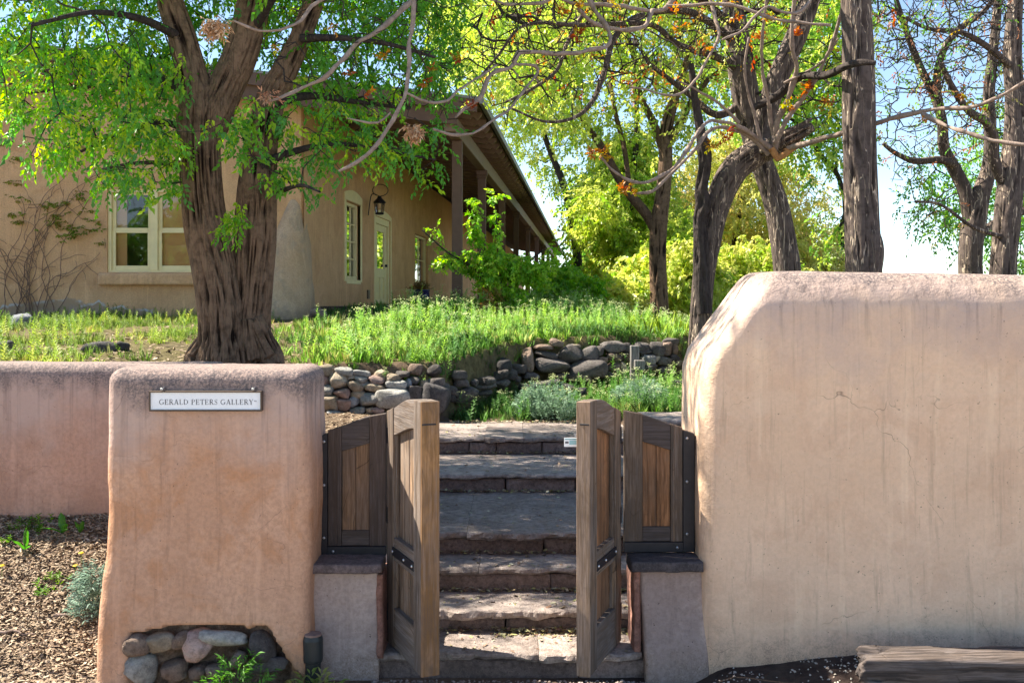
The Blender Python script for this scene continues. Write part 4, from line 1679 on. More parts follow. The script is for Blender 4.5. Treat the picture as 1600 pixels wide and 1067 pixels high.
def side_window(u0, u1, z0, z1, cols, rows_, name='window', split=None):
    fr = join([sbox(u0, u0 + .06, .06, .16, z0, z1), sbox(u1 - .06, u1, .06, .16, z0, z1), sbox(u0 + .061, u1 - .061, .06, .16, z0, z0 + .07), sbox(u0 + .061, u1 - .061, .06, .16, z1 - .06, z1)])
    wnd = mesh(name, *fr, MAT['cream'], hs)
    us = np.linspace(u0 + .06, u1 - .06, cols + 1)
    zs_ = np.linspace(z0 + .07, z1 - .06, rows_ + 1)
    for u in us[1:-1]:
        mesh('muntin', *sbox(u - .018, u + .018, .08, .12, z0 + .071, z1 - .061), MAT['cream'], wnd)
    for z in zs_[1:-1]:
        mesh('muntin', *sbox(u0 + .061, u1 - .061, .085, .115, z - .014, z + .014), MAT['cream'], wnd)
    mesh('pane', *sbox(u0 + .055, u1 - .055, .098, .102, z0 + .06, z1 - .05, b=0), MAT['glass'], wnd)
    return wnd


w1 = side_window(18.75, 19.95, 2.38, 3.83, 3, 4)
# outer trim with arched head
mesh('trim', *join([sbox(18.62, 18.75, -.02, .05, 2.34, 3.84), sbox(19.95, 20.05, -.02, .05, 2.34, 3.84), sbox(18.76, 19.94, -.02, .05, 2.30, 2.378)]), MAT['cream'], w1)
hd = []
poly = [(18.62, 3.842)] + [(20.05, 3.842)] + [(20.05 - (1.43) * t, 3.90 + .16 * math.sin(PI * (0.15 + .7 * t))) for t in np.linspace(0, 1, 9)]
mesh('arched_head', *side_vf(prism_xz(poly, -.022, .05, .003)), MAT['cream'], w1)
# shutter leaf open behind: gives the pale band right of the panes
w2 = side_window(26.3, 28.4, 2.40, 3.70, 2, 2)
mesh('blind', *sbox(26.35, 28.35, .18, .19, 2.42, 3.68, b=0), MAT['blind'], w2)
dr = mesh('door', *join([sbox(21.35, 21.52, .02, .14, 1.905, 3.76), sbox(22.83, 23.0, .02, .14, 1.905, 3.76), sbox(21.521, 22.829, .02, .14, 3.62, 3.76)]), MAT['cream'], hs)
mesh('door_panel', *join([sbox(21.53, 21.80, .05, .10, 1.92, 3.615), sbox(22.58, 22.82, .05, .10, 1.92, 3.615), sbox(21.801, 22.579, .05, .10, 3.47, 3.615),
                          sbox(21.801, 22.579, .05, .10, 2.48, 2.68), sbox(21.801, 22.579, .05, .10, 1.92, 2.02), sbox(22.15, 22.23, .05, .10, 2.021, 2.479),
                          sbox(21.79, 22.59, .075, .09, 2.0, 2.5)]), MAT['cream'], dr)
mesh('pane', *sbox(21.79, 22.59, .07, .075, 2.67, 3.48, b=0), MAT['glass'], dr)
mesh('door_handle', *side_vf(cyl((22.66, .0, 2.75), (22.66, .05, 2.75), .03, n=10)), MAT['iron'], dr)
poly = [(21.25, 3.762), (23.1, 3.762)] + [(23.1 - 1.85 * t, 3.80 + .13 * math.sin(PI * (0.1 + .8 * t))) for t in np.linspace(0, 1, 9)]
mesh('arched_head', *side_vf(prism_xz(poly, -.012, .05, .003)), MAT['cream'], dr)
mesh('door_trim', *join([sbox(21.25, 21.349, -.01, .05, 1.9, 3.76), sbox(23.001, 23.10, -.01, .05, 1.9, 3.76)]), MAT['cream'], dr)
mesh('outlet_cover', *sbox(20.55, 20.72, -.03, -.001, 2.02, 2.20), MAT['signframe'], hs)

# lantern on the wall
lx, ly, lz = X(593, 20.4), 20.4, 3.70
lt = thing('wall_lantern', 'black iron lantern with curled top bracket on the wall above the cream door', 'lantern', (lx, ly, lz))
mesh('lantern_roof', *lathe([(.17, .30), (.15, .33), (.06, .42), (.05, .46), (.0005, .48)], (lx, ly, lz), 12), MAT['iron'], lt)
mesh('lantern_base', *lathe([(.0005, 0), (.10, 0.0), (.12, .03), (.10, .05), (.0005, .05)], (lx, ly, lz), 12), MAT['iron'], lt)
for k_ in range(6):
    a = k_ * PI / 3
    mesh('bar', *cyl((lx + .10 * math.cos(a), ly + .10 * math.sin(a), lz + .05), (lx + .13 * math.cos(a), ly + .13 * math.sin(a), lz + .30), .010, n=6), MAT['iron'], lt)
mesh('glass', *lathe([(.085, .05), (.115, .30)], (lx, ly, lz), 12), MAT['glass'], lt)
ring = [(lx + .02 + .20 * math.cos(a) , ly, lz + .62 + .15 * math.sin(a), .012) for a in np.linspace(-PI / 2, PI * 1.35, 16)]
V, Fq = sweep(ring, .05, 6)
mesh('curl_bracket', V, Fq, MAT['iron'], lt, smooth=True)
V, Fq = sweep([(wallx(ly) + .0, ly, lz - .02, .015), (wallx(ly) + .03, ly, lz + .25, .015), (lx - .19, ly, lz + .52, .013), (lx, ly, lz + .47, .012)], .05, 6)
mesh('arm', V, Fq, MAT['iron'], lt, smooth=True)

lt.scale = (.78, .78, .78)

# blue pot with dry plant
px_, py_ = X(657, 19.6), 19.6
pt = thing('plant_pot', 'round dark blue glazed pot holding a dry brown plant on the veranda', 'pot', (px_, py_, 1.895))
mesh('glazed_pot', *lathe([(.0005, 0), (.12, 0), (.165, .10), (.175, .2), (.165, .27), (.18, .275), (.18, .30), (.155, .30), (.15, .26), (.0005, .25)], (px_, py_, 1.895)), MAT['pot'], pt, smooth=True)
rs = np.random.default_rng(5)
pr = [sprig(9, .16, .05, .008, rs, 0.0, 1.0) for _ in range(4)]
k_ = 120
pos = np.tile([px_, py_, 2.15], (k_, 1)) + rs.normal(0, .05, (k_, 3)) * [1, 1, .3]
V, Fc, C_ = scatter(pr, pos, rs.random(k_) * 6.28, -rs.uniform(.3, 1.5, k_), rs.random(k_) * 6, rs.uniform(.7, 1.3, k_), palette([(.22, .13, .05), (.3, .2, .07), (.14, .12, .04)], k_, rs), rs)
mesh('dry_foliage', V, Fc, MAT['leaf'], pt, col=C_, kind='stuff')

# ------------------------------------------------------------------ stone retaining wall
rw = thing('stone_retaining_wall', 'dry stacked wall of rounded tan, grey and black fieldstones holding the grass bank', 'stone wall', (0, 11, 1.0))
SL = [(95, 150, 140, 95, 't'), (85, 240, 90, 80, 'p'), (210, 235, 160, 130, 't'), (105, 325, 110, 90, 'g'), (235, 345, 130, 90, 'p'), (130, 430, 130, 130, 't'),
      (255, 440, 110, 95, 'p'), (345, 412, 85, 75, 'b'), (350, 285, 125, 95, 't'), (260, 160, 140, 60, 'g'), (400, 180, 130, 50, 'g'), (320, 210, 80, 45, 't'),
      (400, 222, 110, 55, 'g'), (365, 350, 105, 60, 't'), (460, 400, 140, 105, 'g'), (515, 305, 150, 75, 't'), (545, 180, 90, 60, 't'), (540, 240, 130, 80, 'p'),
      (435, 270, 60, 50, 'g'), (680, 280, 165, 85, 'g'), (680, 210, 150, 55, 't'), (660, 385, 250, 140, 'g'), (370, 485, 130, 50, 'g'), (185, 515, 150, 50, 'b'),
      (540, 480, 90, 50, 'p'), (465, 485, 60, 45, 't'), (850, 150, 110, 90, 'r'), (740, 180, 110, 50, 'd'), (845, 235, 90, 60, 'd'), (790, 265, 60, 80, 'b'),
      (850, 340, 110, 140, 'd'), (925, 270, 70, 70, 't'), (1010, 255, 140, 80, 'd'), (1010, 370, 220, 230, 'e'), (1000, 155, 110, 90, 'd'), (1215, 190, 120, 70, 'd'),
      (1240, 255, 130, 65, 'd'), (1155, 330, 90, 80, 'd'), (1270, 360, 180, 120, 'd'), (1430, 235, 150, 80, 'd'), (1440, 290, 150, 50, 'd'), (1340, 260, 60, 60, 'd'),
      (1570, 190, 120, 70, 'd'), (1570, 260, 120, 50, 'd'), (1590, 110, 120, 100, 'e'), (1100, 290, 60, 70, 'd'), (1150, 390, 60, 60, 'e'), (1430, 340, 120, 40, 'd')]
for i, (zx, zy, zw, zh, m) in enumerate(SL):
    px, py = 490 + zx * .1875, 550 + zy * .1875
    d = float(np.interp(px, [490, 600, 690, 740, 790], [10.08, 10.12, 10.2, 10.75, 11.35])) - (py - 600) * .002 - .02
    put_stone('fieldstone', px, py, d, zw * .1875, zh * .1875, ST[m], rw, 100 + i, grow_=1.22, boxy=.75)
SR = [(90, 360, 110, 100, 'e'), (210, 390, 120, 70, 'd'), (285, 320, 90, 170, 'r'), (110, 440, 150, 80, 'd'), (80, 510, 120, 60, 'd'), (300, 445, 130, 50, 'd'), (410, 220, 150, 50, 'r'),
      (430, 280, 165, 60, 'd'), (480, 365, 280, 110, 'd'), (515, 185, 110, 60, 'r'), (620, 265, 180, 125, 'd'), (665, 210, 90, 25, 't'), (780, 270, 140, 110, 'd'), (860, 255, 60, 80, 'd'),
      (770, 395, 280, 140, 'd'), (975, 215, 180, 85, 'd'), (1090, 225, 80, 75, 'd'), (980, 300, 130, 70, 'r'), (1080, 300, 90, 60, 'r'), (990, 375, 120, 80, 'r'), (1060, 405, 60, 120, 't'),
      (1205, 215, 110, 70, 'd'), (1230, 265, 90, 30, 'd'), (1255, 320, 110, 80, 'g'), (1330, 235, 120, 110, 'd'), (1395, 235, 90, 100, 'r'), (1430, 170, 110, 60, 'd'), (1470, 230, 50, 100, 'r'),
      (1320, 310, 60, 50, 't'), (1380, 330, 100, 60, 'd'), (1270, 385, 100, 50, 'd'), (1470, 310, 70, 60, 'd'), (1400, 400, 120, 60, 'd'), (950, 450, 100, 60, 'd'), (700, 460, 200, 60, 'r'),
      (560, 460, 100, 50, 'r'), (1500, 350, 50, 60, 't'), (890, 330, 70, 60, 'r'), (330, 500, 90, 50, 'd'), (180, 470, 90, 50, 'd')]
for i, (zx, zy, zw, zh, m) in enumerate(SR):
    px, py = 770 + zx * .19375, 500 + zy * .19375
    d = float(np.interp(px, [770, 800, 850, 1060], [11.45, 11.8, 12.25, 12.7])) - (py - 560) * .003
    put_stone('fieldstone', px, py, d, zw * .19375, zh * .19375, ST[m], rw, 200 + i, grow_=1.22, boxy=.75)
for i, (zx, zy, zw, zh) in enumerate([(400, 520, 290, 40), (530, 552, 270, 80), (260, 555, 110, 90), (700, 575, 115, 70), (1360, 560, 190, 45), (1490, 522, 120, 70)]):
    px, py = 770 + zx * .19375, 500 + zy * .19375
    o = put_stone('flat_rock', px, py, 11.5, zw * .19375, zh * .19375, ST['e'], hs, 300 + i, boxy=.95)
    wl = parent_world(hs) + o.location
    o.parent = None
    o.location = wl
    tag(o, ['long thin black flat rock lying on the stacked slabs below the stone wall', 'widest black slab in the planting below the stone wall',
            'dark block at the left end of the low slabs', 'small square black block right of the low slabs', 'flat black rock right of the wooden garden light', 'tilted black rock tucked against the tall wall edge'][i], 'rock', 'dark slabs among the garden plants')
for i, (px, py, d, w_, h_, m, lab) in enumerate([(35, 517, 13.5, 44, 22, 'b', 'grey boulder in the lawn at the foot of the house wall'),
                                              (155, 548, 9.0, 60, 16, 'e', 'low dark rock in the grass left of the big tree'),
                                              (192, 545, 9.1, 26, 14, 'e', 'small black stone just left of the big tree trunk in the grass'),
                                              (8, 545, 9.0, 30, 16, 'e', 'black rock in the lawn at the far left'),
                                              (500, 496, 15.2, 34, 16, 'r', 'brown rock at the house corner beside the brick edging')]):
    V, Fc = ico_stone(w_ * d / F, h_ * d / F * 1.3, w_ * d / F * .8, 400 + i)
    o = mesh('boulder', V, Fc, ST[m], smooth=True)
    x, y_, z = P(px, py, d)
    o.location = (x, y_, float(H(x, y_)) + h_ * d / F * .35)
    tag(o, lab, 'rock')

# ------------------------------------------------------------------ wooden garden light
gx_, gy_ = X(993, 11.9), 11.9
gb = float(H(gx_, gy_)) - .05
gt = thing('garden_light', 'weathered grey wooden garden light post with a square box head on its side', 'garden light', (gx_, gy_, gb))
ztop = E - (540 - CY) / F * 11.9
mesh('post', *box(gx_ - .055, gx_ + .045, gy_, gy_ + .09, gb, ztop, .008), MAT['wood_grey'], gt)
mesh('light_box', *box(gx_ - .02, gx_ + .10, gy_ - .09, gy_ - .002, E - (578 - CY) / F * 11.9, E - (562 - CY) / F * 11.9, .008), MAT['wood_grey'], gt)

# ------------------------------------------------------------------ railroad tie, drain pipe, stick
def tie_fn(V):
    n = fbm(V * np.array([3, 22, 22]) + 4, 4) - .5
    m = fbm(V * np.array([1.2, 9, 9]) + 8, 3) - .5
    V = V + np.stack([n * .03 * 0, n * .02 + m * .03, n * .022 + m * .03], -1)
    k = V[:, 0] < 1.85
    V[:, 0] += np.where(V[:, 0] < 1.80, (fbm(V * np.array([0, 25, 25]), 3) - .5) * .10 + (4.97 - V[:, 1]) * -.28, 0)
    # long drying checks
    c = np.abs(fbm(V * np.array([.9, 16, 14]) + 30, 3) - .5)
    g = np.where(c < .025, (.025 - c) / .025, 0) * .03
    V[:, 2] -= g * (V[:, 2] > .12)
    V[:, 1] += g * (V[:, 1] < 5.0)
    return V


V, Fq = rounded(1.70, 4.3, 4.93, 5.14, .09, .285, .02, .014, tie_fn)
o = mesh('timber_edging', V, Fq, MAT['log'], smooth=True)
tag(o, 'split weathered grey timber lying on the soil at the foot of the tall wall', 'timber')

dp = thing('drain_pipe', 'black plastic drain pipe stub with rusty cap between sign pillar and low pier', 'pipe', (X(487, 5.27), 5.27, 0))
cx_, cy_ = X(487, 5.27), 5.30
zt = E - (992 - CY) / F * 5.3
mesh('pipe_body', *lathe([(.040, -.1), (.042, .14), (.05, .145), (.053, .16), (.053, zt - .02), (.047, zt), (.0005, zt)], (cx_, cy_, 0), 24), MAT['plastic'], dp, smooth=False)
mesh('pipe_cap', *lathe([(.046, zt + .0005), (.044, zt + .010), (.0005, zt + .012)], (cx_, cy_, 0), 24), MAT['rust'], dp)

for (a, b, lab) in (((88, 937, 5.75), (160, 930, 5.75), 'thin grey fallen stick on the mulch beside the sign pillar'), ((0, 955, 5.6), (55, 957, 5.6), 'pale bent twig lying on the mulch at the left edge')):
    A, B = np.array(P(*a)), np.array(P(*b))
    pts = []
    for t in np.linspace(0, 1, 7):
        q = A * (1 - t) + B * t + np.array([0, random.uniform(-.02, .02), 0])
        pts.append((q[0], q[1], float(H(q[0], q[1])) + .012, .007 * (1.2 - t * .8)))
    o = mesh('fallen_stick', *sweep(pts, .03, 6), MAT['bark_pale'], smooth=True)
    tag(o, lab, 'stick')

# ------------------------------------------------------------------ trees
def PR(l, d=None):
    """rows (px,py,rpx[,d]) -> (x,y,z,r)"""
    out = []
    for row in l:
        dd = row[3] if len(row) > 3 else d
        out.append((*P(row[0], row[1], dd), row[2] * dd / F))
    return out


def bark_disp(amp, k, ks, tw=0.6, seed=0.0):
    def f(TH, S, rr, want=False):
        R = rr
        w1 = (fbm(np.stack([np.cos(TH) * 1.5 + seed, np.sin(TH) * 1.5, S * 1.3], -1), 2) - .5) * tw * 2
        th = TH + w1
        p = np.stack([np.cos(th) * R * k + seed, np.sin(th) * R * k, S * ks + seed * 3], -1)
        n = vn(p)
        ridge = 1 - np.abs(2 * n - 1)
        n2 = vn(p * 2.1 + 40)
        r2 = 1 - np.abs(2 * n2 - 1)
        big = fbm(np.stack([np.cos(TH) * 1.1, np.sin(TH) * 1.1, S * .9 + seed], -1), 2) - .5
        v = sst(.25, .85, ridge * .65 + .35 * r2)
        if want:
            return v
        return amp * (v - .6) * 1.3 + R * .14 * big
    return f


# ---- the big tree on the left
bt = thing('big_leafy_tree', 'huge furrowed two stemmed tree with fresh green drooping leaves behind the sign pillar', 'tree', (X(365, 8.05), 8.05, 1.5))
D = 8.05
stems = [
    ([(350, 590, 52), (350, 560, 43), (348, 520, 36), (344, 470, 34), (333, 410, 32), (321, 350, 31), (315, 290, 29), (311, 230, 29), (310, 180, 29), (312, 140, 20), (313, 115, 8)], D),
    ([(380, 590, 48), (384, 550, 38), (387, 500, 32), (393, 440, 30), (398, 380, 30), (400, 320, 29), (404, 260, 25), (410, 215, 22), (425, 150, 20), (460, 80, 15), (500, -20, 12), (560, -160, 8)], D + .12),
    ([(318, 250, 20), (314, 200, 25), (308, 160, 26), (298, 110, 22), (285, 60, 20), (268, 10, 19), (250, -60, 18), (235, -160, 14), (200, -320, 7)], D),
    ([(315, 260, 20), (320, 225, 24), (333, 185, 27), (352, 140, 26), (372, 95, 25), (386, 50, 24), (396, 0, 23), (405, -80, 21), (400, -200, 16), (430, -340, 8)], D + .05),
]
parts = []
for i, (rows_, d) in enumerate(stems):
    big = i < 2
    parts.append(sweep(PR(rows_, d), .016 if big else .022, 230 if big else 150, bark_disp(.027 if big else .020, 40, 3.0, .28, i * 5.0)))
V, Fq = cat(parts)
mesh('trunk', V, Fq, MAT['bark_big'], bt, smooth=True)
# a swollen burl and root flare
parts = []
for (a, b, r) in (((308, 566), (350, 500), 17), ((424, 566), (395, 500), 17), ((330, 575), (350, 500), 22), ((395, 575), (385, 500), 22)):
    parts.append(sweep(PR([(a[0] + (a[0] - 365) * .12, a[1] + 8, r * .5, D - .08), (a[0], a[1] - 8, r, D), (b[0], b[1], r * .8, D)]), .016, 90, bark_disp(.024, 38, 3.0, .25, a[0] * .1)))
mesh('root_flare', *cat(parts), MAT['bark_big'], bt, smooth=True)

rs = np.random.default_rng(21)
limbs = [  # secondary limbs that carry the leaves
    [(300, 150, 9), (240, 120, 7), (170, 130, 5), (90, 140, 3), (10, 150, 2)],
    [(305, 210, 7), (250, 190, 5), (190, 210, 4), (120, 240, 2)],
    [(318, 300, 6), (275, 260, 4), (215, 255, 3), (160, 265, 2)],
    [(285, 60, 8), (220, 30, 6), (140, 20, 4), (50, 40, 3)],
    [(405, 260, 8), (450, 240, 6), (520, 225, 4), (600, 235, 2.5), (680, 250, 1.5)],
    [(432, 160, 8), (490, 150, 6), (560, 160, 4), (640, 170, 2)],
    [(470, 60, 7), (540, 60, 5), (610, 70, 3.5), (680, 90, 2)],
    [(435, 300, 4), (470, 290, 3), (500, 300, 1.5)],
    [(260, -10, 9), (180, -60, 7), (80, -90, 4), (-40, -100, 3)],
    [(500, -20, 8), (600, -60, 6), (700, -80, 4)],
    [(400, 40, 8), (440, -20, 5), (500, -80, 3)],
]
lv, roots = [], []
for i, l in enumerate(limbs):
    dd = D + rs.uniform(-.9, .9)
    rws = []
    for j, (a, b, r) in enumerate(l):
        t = j / (len(l) - 1)
        rws.append((a, b, r, D + (dd - D) * t * 1.6))
    pr_ = PR(rws)
    lv.append(sweep(pr_, .08, 9))
    roots.append(spline(pr_, .22)[1:, :3])
roots = np.concatenate(roots)
mesh('branch', *cat(lv), MAT['bark_dark'], bt, smooth=True)
BL = [  # crown volumes: px, py, d, rx, ry, rz
    (60, 60, 8.2, .62, 1.2, .42), (180, 60, 8.6, .62, 1.2, .45), (120, 160, 7.9, .65, 1.1, .38), (240, 130, 8.0, .45, 1.0, .4), (200, 215, 7.7, .55, .9, .33),
    (120, 240, 7.6, .35, .7, .22), (235, 275, 7.6, .30, .6, .25), (165, 290, 7.5, .17, .4, .16), (30, 130, 7.9, .35, .9, .30), (345, 200, 7.3, .25, .3, .25), (380, 240, 7.35, .22, .3, .2),
    (455, 190, 8.0, .35, .8, .35), (520, 200, 8.3, .4, .9, .30), (590, 215, 8.4, .42, .8, .22), (640, 245, 8.2, .30, .6, .18), (470, 270, 8.1, .25, .6, .22), (560, 260, 8.1, .28, .6, .15),
    (690, 275, 8.1, .13, .3, .10), (500, 110, 8.8, .45, 1.0, .3), (610, 70, 9.0, .5, 1.2, .35), (680, 110, 8.8, .2, .5, .25), (470, 30, 8.8, .6, 1.2, .5), (600, -10, 9.2, .6, 1.3, .35), (690, 60, 9.0, .3, 1, .5),
    (60, -80, 8.5, 1.2, 1.6, .5), (250, -90, 8.3, 1.2, 1.6, .5), (450, -100, 8.6, 1.2, 1.6, .5), (300, 30, 8.8, .5, .5, .4), (100, 310, 7.5, .1, .2, .1), (485, 320, 8.0, .06, .2, .09), (640, -100, 9, 1.0, 1.3, .4),
    (20, 200, 7.7, .25, .5, .18), (345, 90, 8.9, .3, .3, .4), (190, 340, 7.5, .05, .12, .08),
    (300, -260, 9, 2.2, 2.4, 1.0), (600, -230, 9.5, 1.6, 2.2, .9), (30, -250, 9, 1.4, 2.0, .8)]  # crown above the view, added to shade the steps and bank
att = blobs(BL, rs, 5200, .5)
Pn, par, R, kids, nr = grow(roots, att, .13, .9, .14, 80, .35, .0028, 2.3, .03, .05, rs)
mesh('twig', *frusta(Pn, par, R, 4), MAT['bark_dark'], bt, kind='stuff')
cand = np.where((np.arange(len(Pn)) >= nr) & (R < .012))[0]
k_ = 17000
sel = rs.choice(cand, k_)
pos = Pn[sel] + rs.normal(0, .05, (k_, 3))
protos = [sprig(9, .15, .044, .0125, rs, .6, .95) for _ in range(8)]
pxx = pos[:, 0] / pos[:, 1] * F + CX
green = palette([(.08, .24, .03), (.13, .36, .045), (.11, .30, .08), (.22, .42, .04)], k_, rs)
yel = palette([(.34, .52, .04), (.46, .58, .06)], k_, rs)
f = (rs.random(k_) < np.clip(.30 - (pos[:, 0] + 3.5) * .08, .06, .35))[:, None]  # more yellow leaves leftward, painting the sunlit side into the crown
V, Fc, C_ = scatter(protos, pos, rs.random(k_) * 6.28, rs.normal(.35, .45, k_), rs.normal(0, .5, k_), rs.uniform(.75, 1.3, k_), np.where(f, yel, green), rs)
mesh('crown', V, Fc, MAT['leaf'], bt, col=C_, kind='stuff')
# a leafy shoot low in the fork
k_ = 26
pos = np.array(P(365, 335, 7.5)) + rs.normal(0, .06, (k_, 3)) * [1, .5, 1.4]
V, Fc, C_ = scatter(protos, pos, rs.random(k_) * 6.28, rs.normal(.3, .4, k_), rs.normal(0, .4, k_), rs.uniform(.7, 1.1, k_), palette([(.12, .32, .03), (.26, .42, .03)], k_, rs), rs)
mesh('fork_shoot', V, Fc, MAT['leaf'], bt, col=C_, kind='stuff')


# ---- generic tree
def tree(name, label, base, trunks, tsides, bark, twigbark, BLs, natt, nspr, pal, leafL, leafW, nleaf=9, sprL=.25, step=.2, kill=.25, infl=1.3, tip=.005, seed=1, amp=.012, extra=None, jit=.35, rfrac=1.0, rmax=.06, droopp=.3, group=None, k=22, droopg=0.0, noroot=0, tuft=.08):
    t = thing(name, label, 'tree' if 'bush' not in name and 'shrub' not in name else 'shrub', base, 0, group)
    rs = np.random.default_rng(seed)
    parts, roots = [], []
    for i, (rws, n, disp) in enumerate(trunks):
        pr_ = PR(rws)
        parts.append(sweep(pr_, .03 if disp else .1, n, bark_disp(amp, k, 2.6, .4, seed * 3.1 + i) if disp else None))
        sp = spline(pr_, step)[:, :3]
        a = int(len(sp) * (noroot if disp else .15))
        roots.append(sp[a:])
    if parts:
        V, Fq = cat(parts)
        mesh('trunk', V, Fq, bark, t, smooth=True)
    rootsA = np.concatenate(roots)
    att = blobs(BLs, rs, natt, .5)
    Pn, par, R, kids, nr = grow(rootsA, att, step, infl, kill, 90, jit, tip, 2.2, rmax, droopg, rs)
    V, Fq = frusta(Pn, par, R, 5)
    mesh('branches', V, Fq, twigbark, t, smooth=True, kind='stuff')
    if nspr:
        cand = np.where((np.arange(len(Pn)) >= nr) & (R < tip * 3.5))[0]
        sel = rs.choice(cand, nspr)
        pos = Pn[sel] + rs.normal(0, tuft, (nspr, 3))
        protos = [sprig(nleaf, sprL, leafL, leafW, rs, .5, .9) for _ in range(6)]
        V, Fc, C_ = scatter(protos, pos, rs.random(nspr) * 6.28, rs.normal(droopp, .5, nspr), rs.normal(0, .6, nspr), rs.uniform(.7, 1.3, nspr), palette(pal, nspr, rs), rs)
        mesh('crown', V, Fc, MAT['leaf'], t, col=C_, kind='stuff')
    return t, Pn, R, rs


def gpt(px, py, d):
    x, y, z = P(px, py, d)
    return (x, y, float(H(x, y)))


YG = [(.46, .52, .10), (.34, .46, .07), (.58, .60, .17), (.20, .34, .05)]
YG2 = [(.52, .54, .15), (.60, .56, .20), (.34, .40, .08), (.52, .40, .14)]
DG = [(.16, .34, .07), (.24, .42, .06), (.10, .25, .06)]

# leaning tree whose stump sprouts pale shoots (its trunk stands left of the tall wall)
ta = thing('leaning_tree', 'bent fissured tree ending in a torn stump that sprouts long pale shoots', 'tree', gpt(1096, 540, 12.5))
parts = []
parts.append(sweep(PR([(1093, 585, 20), (1094, 530, 17), (1096, 480, 16), (1100, 430, 16), (1108, 380, 17), (1117, 335, 18), (1130, 295, 20), (1150, 262, 21), (1175, 243, 21), (1200, 232, 18)], 12.5), .02, 90, bark_disp(.016, 26, 2.6, .4, 3)))
parts.append(sweep(PR([(1185, 245, 17), (1192, 200, 15), (1205, 150, 16), (1220, 110, 16), (1243, 60, 16), (1262, 10, 15), (1280, -50, 13), (1290, -160, 9)], 12.6), .025, 80, bark_disp(.014, 26, 2.6, .4, 7)))
mesh('trunk', *cat(parts), MAT['bark_line'], ta, smooth=True)
parts = [sweep(PR([(1100, 490, 11), (1096, 440, 11), (1095, 380, 10), (1093, 345, 8), (1099, 320, 11), (1096, 295, 8.5), (1101, 262, 8), (1100, 235, 9), (1093, 200, 6), (1085, 150, 4), (1080, 100, 3)], 12.4), .03, 50, bark_disp(.03, 22, 2.6, .5, 5))]
mesh('dead_side_stem', *cat(parts), MAT['bark_dark'], ta, smooth=True)
parts = [sweep(PR([(1190, 238, 14, 12.45), (1212, 228, 12, 12.3), (1236, 216, 10, 12.15), (1256, 205, 8.5, 12.05), (1270, 198, 6.5, 12.0)]), .015, 60, bark_disp(.035, 30, 1.6, .3, 9)),
         sweep(PR([(1205, 218, 6, 12.3), (1235, 205, 5, 12.1), (1262, 190, 3, 12.0), (1268, 186, 1, 12.0)]), .015, 24, bark_disp(.02, 40, 2, .3, 4))]
mesh('stump', *cat(parts), MAT['bark_line'], ta, smooth=True)
for (a, b, c_) in (((1212, 250, 4), (1228, 240, 5), (1250, 228, 2)), ((1205, 232, 5), (1212, 244, 5), (1216, 252, 2)), ((1225, 236, 4), (1238, 232, 4), (1246, 224, 1.5))):
    mesh('torn_wood', *sweep(PR([a, b, c_], 12.0), .02, 8, bark_disp(.008, 60, 6, .3, a[0])), MAT['bark_orange'], ta, smooth=True)

SH = [  # pale shoots: px,py,r,d
    [(1210, 235, 4.5, 12.1), (1212, 200, 4.5, 12.0), (1225, 165, 4.2, 11.9), (1240, 125, 4, 11.8), (1243, 105, 3.8, 11.7), (1238, 70, 3.4, 11.6), (1240, 20, 3, 11.5), (1245, -40, 2.4, 11.4)],
    [(1212, 232, 3.5, 12.1), (1204, 190, 3, 12.0), (1198, 150, 2.8, 11.9), (1190, 110, 2.6, 11.8), (1192, 60, 2.4, 11.6), (1198, 0, 2, 11.5), (1200, -40, 1.5, 11.5)],
    [(1210, 222, 4, 12.0), (1225, 195, 3.8, 11.9), (1250, 160, 3.6, 11.8), (1275, 120, 3.4, 11.7), (1300, 70, 3.2, 11.5), (1318, 10, 2.8, 11.3), (1325, -40, 2.4, 11.3)],
    [(1205, 232, 4, 12.1), (1180, 215, 4, 12), (1150, 195, 3.6, 11.8), (1120, 188, 3.4, 11.6), (1105, 190, 3.2, 11.5), (1085, 215, 3, 11.3), (1065, 245, 2.8, 11.1), (1040, 272, 2.6, 10.9), (1000, 285, 2.4, 10.7), (965, 272, 2.2, 10.5), (940, 245, 2, 10.4)],
    [(1202, 240, 3.4, 12.1), (1170, 215, 3.2, 12), (1140, 201, 3, 11.8), (1110, 203, 2.8, 11.6), (1085, 235, 2.6, 11.4), (1050, 272, 2.4, 11.2), (1020, 298, 2.2, 11.1), (995, 301, 2, 11)],
    [(1230, 232, 4.5, 12.0), (1280, 218, 4.4, 11.6), (1340, 203, 4.2, 11.2), (1400, 185, 4, 10.9), (1460, 172, 3.6, 10.6), (1520, 167, 3.2, 10.3), (1560, 152, 3, 10.1), (1610, 125, 2.6, 9.9)],
    [(1440, 178, 3.4, 10.7), (1470, 195, 3.4, 10.5), (1510, 210, 3.2, 10.2), (1560, 222, 3, 10), (1620, 226, 2.8, 9.8)],
    [(1155, 191, 2.4, 11.8), (1120, 160, 2.4, 11.7), (1090, 140, 2, 11.6), (1060, 125, 1.8, 11.5)],
    [(1190, 220, 2.6, 12), (1170, 150, 2.4, 11.9), (1165, 110, 2.2, 11.8), (1172, 60, 2, 11.7)],
    [(1225, 130, 2, 11.8), (1260, 112, 2, 11.7), (1290, 90, 1.8, 11.6), (1310, 60, 1.5, 11.5)],
]
for l in SH:
    mesh('pale_shoot', *sweep(kink(PR(l), .012), .05, 9), MAT['bark_pale'], ta, smooth=True)
# horizontal dead limb crossing the straight trunk
mesh('dead_limb', *sweep(PR([(1175, 170, 5, 12.3), (1215, 150, 6, 12.1), (1250, 120, 6, 11.8), (1290, 118, 6, 11.2), (1322, 104, 5.5, 10.6), (1345, 98, 5, 10.4), (1368, 99, 3, 10.3)]), .03, 24, bark_disp(.006, 60, 5, .3, 2)), MAT['bark_dark'], ta, smooth=True)
